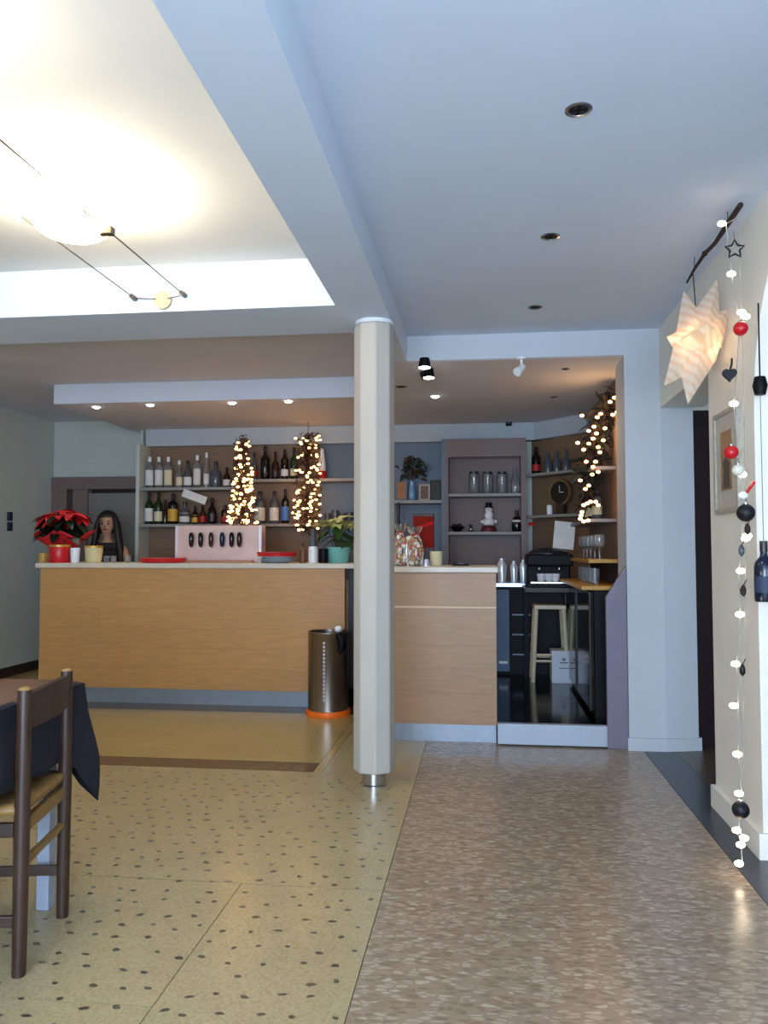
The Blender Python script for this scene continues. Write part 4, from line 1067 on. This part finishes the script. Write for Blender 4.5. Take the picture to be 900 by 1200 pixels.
# ================================================================== CONES OF LIGHTS, LIGHT BRANCH
bulb_me = MB().ball((0, 0, 0), .0115, 6, (1.3, 1, .8)).mesh('bulb', M_bulb, smooth=True)
def needles(rnd, pts, n, L):
    mb = MB()
    for k in range(n):
        p = Vector(rnd.choice(pts)) + Vector((rnd.gauss(0, .012), rnd.gauss(0, .012), rnd.gauss(0, .02)))
        d = Vector((rnd.uniform(-1, 1), rnd.uniform(-1, 1), rnd.uniform(-.6, .8))).normalized()*L*rnd.uniform(.5, 1.2)
        s = d.cross(Vector((rnd.uniform(-1, 1), rnd.uniform(-1, 1), 1))).normalized()*.007
        mb.add([p-s, p+s, p+d], [(0, 1, 2)])
    return mb
def light_cone(label, pxc, pyT, pyB, r0, r1, Y, nb, seed, lean=0):
    rn_ = random.Random(seed)
    top = atY(pxc, pyT, Y); bot = atY(pxc-lean, pyB, Y); h = top.z-bot.z
    t = thing('light_cone', label, 'christmas lights', (bot.x, Y, bot.z), 0, 'cones of fairy lights in front of the shelves')
    dx = top.x-bot.x
    spir = []
    pts = []
    for k in range(160):
        u_ = k/159; a = u_*2*PI*9; rr0 = r1+(r0-r1)*u_
        spir.append((dx*u_+rr0*math.cos(a), rr0*math.sin(a), h*u_)); pts.append(spir[-1])
        pts.append((dx*u_, 0, h*u_)); pts.append((dx*u_+.5*rr0*math.cos(a+1), .5*rr0*math.sin(a+1), h*u_))
    obj('wire', MB().tube(spir, .0025, 4), M_twig, t)
    obj('pole', MB().tube([(0, 0, -.002), (dx, 0, h)], .008, 8), M_twig, t)
    o = obj('tinsel', needles(rn_, pts, 2600, .035), mat('dark_tinsel', '2a1510', .7, var=.3), t); o['kind'] = 'stuff'
    for k in range(nb):
        u_ = rn_.random()**1.15; rr0 = (r1+(r0-r1)*u_)*rn_.uniform(.8, 1.15); a = rn_.uniform(0, 2*PI)
        obj('bulb', bulb_me, None, t, loc=(dx*u_+rr0*math.cos(a), rr0*math.sin(a), h*u_))
    return t
Yc = 6.44
lc = light_cone('left cone of warm fairy lights standing on the copper-pink dispenser', 284, 516, 613.5, .045, .115, Yc, 120, 3)
Y3 = 7.25
lc2 = light_cone('right cone of warm fairy lights hanging before the shelves by the column', 361, 510, 622, .10, .115, Y3, 88, 9, lean=2)
obj('cord', MB().tube([(atY(361, 510, Y3).x-lc2.location.x, 0, atY(361, 510, Y3).z-lc2.location.z), (atY(361, 510, Y3).x-lc2.location.x, 0, H1-lc2.location.z)], .003, 6), M_twig, lc2)
for L_, cnt in ((lc, 6), (lc2, 6)):
    l = bpy.data.lights.new('fairy_glow', 'POINT'); l.energy = 1.3; l.color = (1, .66, .34); l.shadow_soft_size = .1
    o = bpy.data.objects.new('fairy_glow', l); COL.objects.link(o); o.location = (L_.location.x, L_.location.y-.02, L_.location.z+.40); 
# hanging light branch at the right
Yb = 5.75
pts_px = [(722, 460), (712, 480), (702, 505), (694, 530), (690, 555), (690, 580), (684, 608)]
cpts = [atY(px, py, Yb+.05*i) for i, (px, py) in enumerate(pts_px)]
org = cpts[-1].copy()
t = thing('light_branch', 'leafy branch of warm fairy lights hanging inside the bar opening by the pillar', 'christmas lights', org)
cl_ = [c_-org for c_ in cpts]
obj('stem', MB().tube(cl_, [.012, .012, .010, .010, .008, .006, .004], 6), M_twig, t)
obj('hook', MB().tube([cl_[0], (cl_[0].x, cl_[0].y, H1-org.z)], .003, 6), M_wire, t)
rn_ = random.Random(21)
lf = leaf_mesh('leaf', mat('branch_leaf', '241812', .7, var=.3, rnd=.4), .11, .017, .02, 4)
lf2 = leaf_mesh('leaf', mat('branch_leaf_green', '1a2414', .7, var=.3, rnd=.4), .11, .018, .02, 4)
def along(u_):
    q = u_*(len(cl_)-1); i = min(int(q), len(cl_)-2); return cl_[i].lerp(cl_[i+1], q-i)
for k in range(230):
    p = along(rn_.random()*.93)
    o = obj('leaf', lf if k % 2 else lf2, None, t, loc=p+Vector((rn_.gauss(0, .035), rn_.gauss(0, .03), rn_.gauss(0, .03))), rot=(rn_.uniform(-1.2, 1.2), rn_.uniform(-1, 1), rn_.uniform(0, 6.3)))
    s = rn_.uniform(.7, 1.2); o.scale = (s, s, s)
bl = MB().ball((0, 0, 0), .0125, 6, (1.2, 1, .9)).mesh('bulb', M_bulb, smooth=True)
wpts = []
spots = [(733-8, 470), (720, 466), (727, 478), (715, 471), (708, 478), (704, 485), (700, 489), (718, 486), (723, 483), (682, 487), (696, 500), (690, 505), (709, 502), (695, 514), (699, 508), (677, 519), (690, 520), (707, 516), (701, 524), (684, 527), (703, 530), (687, 541), (698, 541), (695, 547), (680, 563), (701, 553), (694, 556), (686, 573), (690, 569), (698, 588), (692, 588), (688, 590), (684, 592), (701, 592), (682, 600), (681, 604), (684, 611), (689, 610), (680, 608)]
for px, py in spots:
    p = atY(px, py, Yb-.03+rn_.uniform(-.08, .08))-org
    obj('bulb', bl, None, t, loc=p); wpts.append(p)
wpts.sort(key=lambda p: -p.z)
obj('wire', MB().tube(wpts, .002, 4), M_twig, t)
l = bpy.data.lights.new('branch_glow', 'POINT'); l.energy = 1.8; l.color = (1, .62, .30); l.shadow_soft_size = .08
o = bpy.data.objects.new('branch_glow', l); COL.objects.link(o); o.location = atY(700, 505, Yb-.10)

# ================================================================== STAR, BRANCH ROD AND GARLAND AT THE RIGHT WALL
XH = .985
bpts = [atX(868, 240, XH), atX(853, 262, XH), atX(838, 285, XH), atX(826, 297, XH), atX(814, 315, XH), atX(805, 331, XH)]
t = thing('hanging_rod', 'dark twig rod hung below the ceiling above the paper star', 'branch', bpts[0])
obj('twig', MB().tube([b_-bpts[0] for b_ in bpts], [.011, .012, .009, .009, .007, .005], 8), M_twig, t, smooth=True)
obj('twig_knot', MB().ball(bpts[3]-bpts[0], .013, 8), M_twig, t, smooth=True)
obj('hanger', MB().tube([bpts[1]-bpts[0], (bpts[1].x-bpts[0].x, bpts[1].y-bpts[0].y, H2-bpts[0].z)], .002, 5).tube([bpts[4]-bpts[0], (bpts[4].x-bpts[0].x, bpts[4].y-bpts[0].y, H2-bpts[0].z)], .002, 5), M_wire, t)

def paper_mat():
    m = bpy.data.materials.new('star_paper'); m.use_nodes = True
    nt = m.node_tree; nt.nodes.remove(nt.nodes['Principled BSDF'])
    out = nt.nodes['Material Output']
    d = nt.nodes.new('ShaderNodeBsdfDiffuse'); tr = nt.nodes.new('ShaderNodeBsdfTranslucent'); mx = nt.nodes.new('ShaderNodeMixShader')
    tc = nt.nodes.new('ShaderNodeTexCoord'); wv = nt.nodes.new('ShaderNodeTexWave'); wv.inputs['Scale'].default_value = 9; wv.inputs['Distortion'].default_value = 1.5
    mp = nt.nodes.new('ShaderNodeMapping'); mp.inputs['Rotation'].default_value = (0.5, .8, .3)
    nt.links.new(tc.outputs['Object'], mp.inputs['Vector']); nt.links.new(mp.outputs['Vector'], wv.inputs['Vector'])
    rp = nt.nodes.new('ShaderNodeValToRGB'); rp.color_ramp.elements[0].color = lin('efd0a0'); rp.color_ramp.elements[1].color = lin('fff2da')
    rp.color_ramp.elements[0].position = .25; rp.color_ramp.elements[1].position = .5
    nt.links.new(wv.outputs['Fac'], rp.inputs['Fac'])
    d.inputs['Color'].default_value = lin('ece6dc'); nt.links.new(rp.outputs['Color'], tr.inputs['Color'])
    mx.inputs['Fac'].default_value = .6
    nt.links.new(d.outputs['BSDF'], mx.inputs[1]); nt.links.new(tr.outputs['BSDF'], mx.inputs[2]); nt.links.new(mx.outputs['Shader'], out.inputs['Surface'])
    return m
M_paper = paper_mat()
Ys = 3.62
sc_ = atY(818, 404, Ys)
star = thing('paper_star', 'lit white paper star lantern hanging from the twig rod by the doorway', 'lantern', sc_)
# spike tips given as offsets from the centre in metres (x right, y away, z up)
def off(px, py, dy=0.0):
    v = atY(px, py, Ys+dy) - sc_; return v
tips = [off(841, 326, .02), off(801, 341, .05), off(781, 395, .02), off(778, 452, -.03), off(806, 474, -.06), off(838, 424, -.02), off(856, 360, .03),
        Vector((-.02, -.24, .03)), Vector((.02, .24, -.02))]
core = .09
for tp in tips:
    d = tp.normalized(); a_ = d.cross(Vector((0, 1, 0)) if abs(d.y) < .8 else Vector((0, 0, 1))).normalized(); b_ = d.cross(a_)
    bs = d*core*.55; w_ = core*.98
    ring = [bs+a_*w_, bs+b_*w_*.9, bs-a_*w_, bs-b_*w_*.9]
    obj('point', MB().add(ring+[tp], [(0, 1, 4), (1, 2, 4), (2, 3, 4), (3, 0, 4)]), M_paper, star)
obj('cord', MB().tube([(0, 0, .05), tuple(atX(812, 319, XH)-sc_)], .003, 5), M_wire, star)
obj('lamp_bulb', MB().ball((0, 0, 0), .03, 8), M_bulbw, star, smooth=True)
l = bpy.data.lights.new('star_bulb', 'POINT'); l.energy = 22.0; l.color = (1, .78, .48); l.shadow_soft_size = .03
o = bpy.data.objects.new('star_bulb', l); COL.objects.link(o); o.location = sc_; 

# light string: hangs straight down from the rod, in front of the pier
Yg = 3.13
def gp(px, py, dY=0.0): return atY(px, py, Yg+dY)
lights_px = [(846, 262), (857, 321), (869, 366), (874, 371), (860, 473), (870, 556), (876, 628), (874, 631), (868, 669), (867, 720), (862, 778), (860, 827), (864, 884), (866, 930), (863, 973), (872, 982), (868, 990), (866, 1012)]
o0 = gp(866, 1018); o0.z = max(.004, o0.z)
gs = thing('light_string', 'string of white fairy lights hanging down the cream pier to the floor', 'christmas lights', o0)
wl_ = []
bw_ = MB().ball((0, 0, 0), .013, 7, (1.3, 1, .85)).mesh('bulb', M_bulbw, smooth=True)
for px, py in lights_px:
    p = gp(px, py, .0); p.z = max(p.z, .02)
    obj('bulb', bw_, None, gs, loc=p-o0); wl_.append(p-o0)
wl_.sort(key=lambda p: -p.z)
obj('wire', MB().tube([gp(862, 256)-o0] + [Vector((p.x*.55+.45*(gp(866, 645).x-o0.x)+.004*math.sin(i*3), p.y+.006, p.z)) for i, p in enumerate(wl_)], .0022, 5), mat('pale_wire', '9a958c', .5), gs)
obj('thread', MB().tube([gp(866, 262)-o0, gp(872, 480)-o0, gp(874, 640)-o0, gp(870, 900)-o0], .0012, 4), mat('pale_wire', '', .5), gs)
# ornaments hanging on it
def ornament(name, label, cat, px, py, builder, Y=Yg-.02):
    p = atY(px, py, Y); t = thing(name, label, cat, p); builder(t); return t
def ballf(r, m):
    def f(t):
        obj('ball', MB().ball((0, 0, 0), r, 14), m, t, smooth=True)
        obj('cap', MB().lathe([(r*.28, r*.92), (r*.28, r*1.15), (.001, r*1.18)], 12), M_steel, t, smooth=True)
        obj('loop', MB().tube([(0, 0, r*1.1), (0.004, 0, r*1.6), (0, 0.01, r*2.1)], .0012, 4), M_wire, t)
    return f
def starf(r, m):
    def f(t):
        for k in range(5):
            a0 = PI/2+2*PI*k/5
            P5 = [(r*math.cos(a0-2*PI/10)*.5, r*math.sin(a0-2*PI/10)*.5), (r*math.cos(a0), r*math.sin(a0)), (r*math.cos(a0+2*PI/10)*.5, r*math.sin(a0+2*PI/10)*.5)]
            obj('star_edge', MB().tube([(q[0], 0, q[1]) for q in P5], r*.11, 6), m, t)
        obj('loop', MB().tube([(0, 0, r), (0, 0.01, r*2)], .0012, 4), M_wire, t)
    return f
def heartf(r, m):
    def f(t):
        pl = []
        for k in range(28):
            a = 2*PI*k/28; pl.append((r*math.sin(a)**3, r*(13*math.cos(a)-5*math.cos(2*a)-2*math.cos(3*a)-math.cos(4*a))/15))
        obj('heart', MB().prism(pl, -.008, .008, 'y'), m, t, bevel=.004)
        obj('loop', MB().tube([(0, 0, r*.4), (.008, 0, r*1.5), (.012, .01, r*2.4)], .004, 6), m, t)
    return f
M_tin = mat('dark_tin', '17151a', .5, .3)
ornament('star_ornament', 'open dark metal star near the top of the light string', 'ornament', 861, 292, starf(.036, M_tin))
ornament('red_bauble', 'upper red bauble beside the paper star', 'bauble', 868, 385, ballf(.027, M_red))
ornament('heart_ornament', 'dark heart ornament just right of the paper star', 'ornament', 855, 439, heartf(.026, M_tin))
ornament('red_bauble', 'lower red bauble in front of the framed picture', 'bauble', 857, 530, ballf(.026, M_red))
ornament('pearl_bauble', 'pearly cream bauble under the lower red bauble', 'bauble', 865, 551, ballf(.022, mat('pearl', 'd9d3bd', .3)))
def redstick(t):
    obj('stick', MB().tube([(-.02, 0, -.03), (.022, 0, .03)], .006, 8), M_red, t, smooth=True)
    obj('bow', MB().ball((-.018, 0, -.02), .018, 8, (1, .5, .8)), M_white2, t, smooth=True)
ornament('candy_stick', 'slanting red and white stick ornament above the black bauble', 'ornament', 877, 574, redstick)
ornament('black_bauble', 'black bauble hanging just below the framed picture', 'bauble', 874, 601, ballf(.033, M_tin))
def cone_f(m):
    def f(t):
        obj('cone', MB().lathe([(.003, -.022), (.010, -.012), (.011, .004), (.006, .018), (.002, .022)], 12), m, t, smooth=True)
        obj('loop', MB().tube([(0, 0, .018), (.012, 0, .04)], .002, 6), M_twig, t)
    return f
ornament('pine_cone', 'small brown cone ornament above the wine bottle level', 'ornament', 876, 620, cone_f(M_twig))
ornament('icicle_ornament', 'pale glass icicle between two lights beside the wine bottle', 'ornament', 869, 645, cone_f(M_grglass))
ornament('pine_cone', 'small brown cone ornament below the wine bottle level', 'ornament', 871, 692, cone_f(M_twig))
ornament('bell_ornament', 'dark bell ornament halfway down the light string', 'ornament', 870, 785, cone_f(M_tin))
ornament('black_bauble', 'black bauble near the bottom of the light string', 'bauble', 868, 949, ballf(.031, M_tin))
# framed picture on the pier (tilted away as the wall recedes)
pa = atX(841, 540, XR-.001); pb = atX(869, 540, XR-.001)
zt_ = atX(855, 480, XR).z; zb_ = atX(855, 601, XR).z
t = thing('framed_picture', 'grey framed picture with a tan and dark figure on the cream pier', 'picture', (XR, (pa.y+pb.y)/2, zb_))
wy = abs(pa.y-pb.y)/2; hz = zt_-zb_
fr = obj('frame', MB().box(-.02, 0, -wy, wy, 0, .02).box(-.02, 0, -wy, wy, hz-.02, hz).box(-.02, 0, -wy, -wy+.02, .02, hz-.02).box(-.02, 0, wy-.02, wy, .02, hz-.02), mat('grey_silver_frame', 'a9a294', .5, .2, var=.2, scale=40), t)
obj('mount', box(-.012, 0, -wy+.02, wy-.02, .02, hz-.02), mat('grey_mount', 'b8b2a6', .7), t)
obj('print', box(-.014, -.01, -wy*.45, wy*.45, hz*.22, hz*.80), mat('tan_print', '9c7652', .6, var=.25, scale=12), t)
obj('print_figure', MB().prism([(-wy*.3, hz*.24), (wy*.3, hz*.24), (wy*.2, hz*.42), (wy*.32, hz*.5), (0, hz*.55), (-wy*.3, hz*.48)], -.0145, -.012, 'x'), mat('dark_print', '4a4640', .6), t)
# bottle hung in the arch
Yw = 3.22
xb = XR+.045
pb0 = atY(892.5, 705, Yw); pt0 = atY(892.5, 634, Yw)
wbt = thing('hanging_bottle', 'navy glass wine bottle hanging in the arch at the right edge', 'bottle', (pb0.x+.012, Yw, pb0.z))
hb = pt0.z-pb0.z
obj('glass_body', MB().lathe(prof_for('wine', hb, .036), 24), M_blglass, wbt, smooth=True)
obj('label', MB().lathe([(.0365, hb*.15), (.0365, hb*.42)], 24), mat('navy_label', '23304a', .6), wbt, smooth=True)
obj('capsule', MB().lathe([(.0145, hb*.82), (.0145, hb), (.001, hb*1.005)], 14), M_foil, wbt, smooth=True)
ztop = atY(897, 452, Yw).z
obj('cord', MB().tube([(0, 0, hb), (0, 0, ztop-pb0.z)], .0015, 5), M_wire, wbt)
obj('hook', MB().lathe([(.02, ztop-pb0.z-.035), (.028, ztop-pb0.z), (.02, ztop-pb0.z+.035)], 14), M_black, wbt, smooth=True)
# hook rod to the arch soffit
def archz(y): return 1.75+math.sqrt(max(0, .75**2-(y-2.59)**2))
obj('hook_rod', MB().tube([(0, 0, ztop-pb0.z), (0, 0, archz(Yw)-pb0.z)], .003, 6), M_black, wbt)

# ================================================================== THE WOMAN BEHIND THE BAR
def skin_body(name, verts, edges, root, m, parent, sub=2):
    me = bpy.data.meshes.new(name); me.from_pydata([v[0] for v in verts], edges, [])
    o = bpy.data.objects.new(name, me); COL.objects.link(o); o.parent = parent
    sk = o.modifiers.new('skin', 'SKIN'); sk.use_smooth_shade = True
    dat = me.skin_vertices[0].data if me.skin_vertices else None
    if dat is None:
        bm = bmesh.new(); bm.from_mesh(me); bm.verts.layers.skin.verify(); bm.to_mesh(me); bm.free(); dat = me.skin_vertices[0].data
    for i, v in enumerate(verts):
        r = v[1]; dat[i].radius = r if isinstance(r, tuple) else (r, r)
        dat[i].use_root = (i == root)
    sb = o.modifiers.new('sub', 'SUBSURF'); sb.levels = sub; sb.render_levels = sub
    me.materials.append(m)
    return o
hx = xat(125.5, 7.15)
FZ = .132
wm = thing('person', 'woman with long dark hair and dark top standing behind the bar', 'person', (hx, 7.15, FZ), math.radians(12))
M_skin = mat('skin', 'b98b70', .5, var=.05)
M_hair = mat('dark_hair', '120b0b', .45, var=.3, scale=30)
M_cloth = mat('dark_top', '1c1316', .8, var=.15, scale=40)
topz = atY(125, 598, 7.1).z - FZ          # crown above platform
Hh = .225
cz = topz-.018                             # skull top (without hair)
hc = cz-Hh/2
# lean slightly forward over the bar: y negative is towards the viewer
V = []; E = []
def v(p, r): V.append((p, r)); return len(V)-1
pel = v((0, .10, .78), (.15, .105)); waist = v((0, .08, .93), (.11, .08)); chest = v((0, .045, 1.08), (.125, .072)); up_ = v((0, .022, hc-.21), (.10, .052)); nk = v((0, .0, hc-.150), (.042, .045)); nk2 = v((0, -.004, hc-.105), (.039, .043)); jaw = v((0, -.025, hc-.055), (.055, .066)); face = v((0, -.018, hc), (.076, .088)); skull = v((0, -.005, hc+.055), (.070, .086)); crown = v((0, 0, hc+.085), (.045, .055))
for a, b_ in ((pel, waist), (waist, chest), (chest, up_), (up_, nk), (nk, nk2), (nk2, jaw), (jaw, face), (face, skull), (skull, crown)): E.append((a, b_))
for s in (-1, 1):
    sh0 = v((s*.15, .02, hc-.235), .05); el = v((s*.205, .0, hc-.50), .040); wr = v((s*.13, -.24, hc-.50), .026); pm = v((s*.11, -.30, hc-.50), (.034, .018)); kn = v((s*.105, -.335, hc-.505), (.036, .014))
    E += [(up_, sh0), (sh0, el), (el, wr), (wr, pm), (pm, kn)]
    for q, (dx, L_) in enumerate(((-.027, .060), (-.009, .070), (.009, .066), (.026, .052))):
        f0 = v((s*.105+dx, -.345, hc-.507), .0085); f1 = v((s*.105+dx*1.15, -.345-L_*.55, hc-.512), .0082); f2 = v((s*.105+dx*1.2, -.345-L_, hc-.525), .0068)
        E += [(kn, f0), (f0, f1), (f1, f2)]
    t0 = v((s*.075, -.295, hc-.503), .011); t1 = v((s*.058, -.325, hc-.510), .0095); t2 = v((s*.055, -.355, hc-.518), .0080)
    E += [(pm, t0), (t0, t1), (t1, t2)]
    hp = v((s*.085, .10, .70), .085); kn_ = v((s*.09, .07, .40), .052); an = v((s*.09, .11, .07), .034); to = v((s*.10, -.05, .028), (.036, .026))
    E += [(pel, hp), (hp, kn_), (kn_, an), (an, to)]
body = skin_body('body', V, E, pel, M_skin, wm)
# face details
for s in (-1, 1):
    obj('eye', MB().ball((s*.029, -.092, hc+.004), .0105, 8, (1.2, .6, .7)), mat('eye_dark', '1a1210', .3), body, smooth=True)
    obj('eyebrow', MB().tube([(s*.014, -.099, hc+.024), (s*.030, -.098, hc+.029), (s*.045, -.085, hc+.024)], [.003, .004, .002], 6), M_hair, body)
    obj('ear', MB().ball((s*.072, -.005, hc-.005), .022, 8, (.4, .7, 1.1)), M_skin, body, smooth=True)
obj('nose', MB().tube([(0, -.098, hc+.012), (0, -.112, hc-.016), (0, -.100, hc-.028)], [.007, .012, .009], 8), M_skin, body, smooth=True)
obj('mouth', MB().tube([(-.024, -.082, hc-.050), (-.008, -.093, hc-.048), (.008, -.093, hc-.048), (.024, -.082, hc-.050)], [.003, .007, .007, .003], 8), mat('lips', '8a3a3a', .4), body, smooth=True)
# clothes: dark sleeveless top and trousers over the body
tv = [((0, .10, .76), (.165, .118)), ((0, .08, .93), (.132, .102)), ((0, .04, 1.08), (.157, .112)), ((0, .016, hc-.215), (.138, .096)), ((.14, .02, hc-.225), (.060, .060)), ((-.14, .02, hc-.225), (.060, .060)), ((0, .012, hc-.165), (.085, .074))]
skin_body('dark_top', tv, [(0, 1), (1, 2), (2, 3), (3, 4), (3, 5), (3, 6)], 0, M_cloth, wm)
lv = [((0, .10, .76), (.160, .115))]; le = []
for s in (-1, 1):
    n0 = len(lv); lv += [((s*.085, .10, .68), .098), ((s*.09, .07, .40), .066), ((s*.09, .11, .09), .055)]
    le += [(0, n0), (n0, n0+1), (n0+1, n0+2)]
skin_body('trousers', lv, le, 0, M_black, wm)
# hair: cap with a face opening, long locks falling on her left side
cap = MB(); vs = []; fs = []; nu, nv = 28, 16
for i in range(nv+1):
    ph = PI*i/nv*.78
    for j in range(nu):
        a = 2*PI*j/nu
        x_, y_, z_ = math.sin(ph)*math.cos(a)*.092, math.sin(ph)*math.sin(a)*.108+.008, math.cos(ph)*.115
        vs.append((x_, y_, hc+.012+z_))
for i in range(nv):
    for j in range(nu):
        a = 2*PI*(j+.5)/nu; ph = PI*(i+.5)/nv*.78
        if math.sin(a) < -.40 and ph > 1.0: continue
        fs.append((i*nu+j, i*nu+(j+1) % nu, (i+1)*nu+(j+1) % nu, (i+1)*nu+j))
hair = obj('hair', MB().add(vs, fs), M_hair, wm, smooth=True)
so = hair.modifiers.new('thick', 'SOLIDIFY'); so.thickness = .012; so.offset = 1
rh = random.Random(8)
for k in range(11):
    s = 1 if k < 8 else -1
    x_ = .086*s + rh.uniform(-.010, .012); y_ = rh.uniform(-.045, .05)
    lock = [(x_*.75, y_, hc+.08), (x_*1.12, y_-.01, hc), (x_*1.15+s*.012, y_-.02, hc-.12), (x_*1.2+s*.03, -.05+rh.uniform(-.03, .02), hc-.23), (x_*1.25+s*rh.uniform(.02, .06), -.09+rh.uniform(-.02, .03), hc-(.36 if s > 0 else .24))]
    obj('lock', MB().tube(lock, [.014, .024, .028, .026, .008], 8), M_hair, hair, smooth=True)
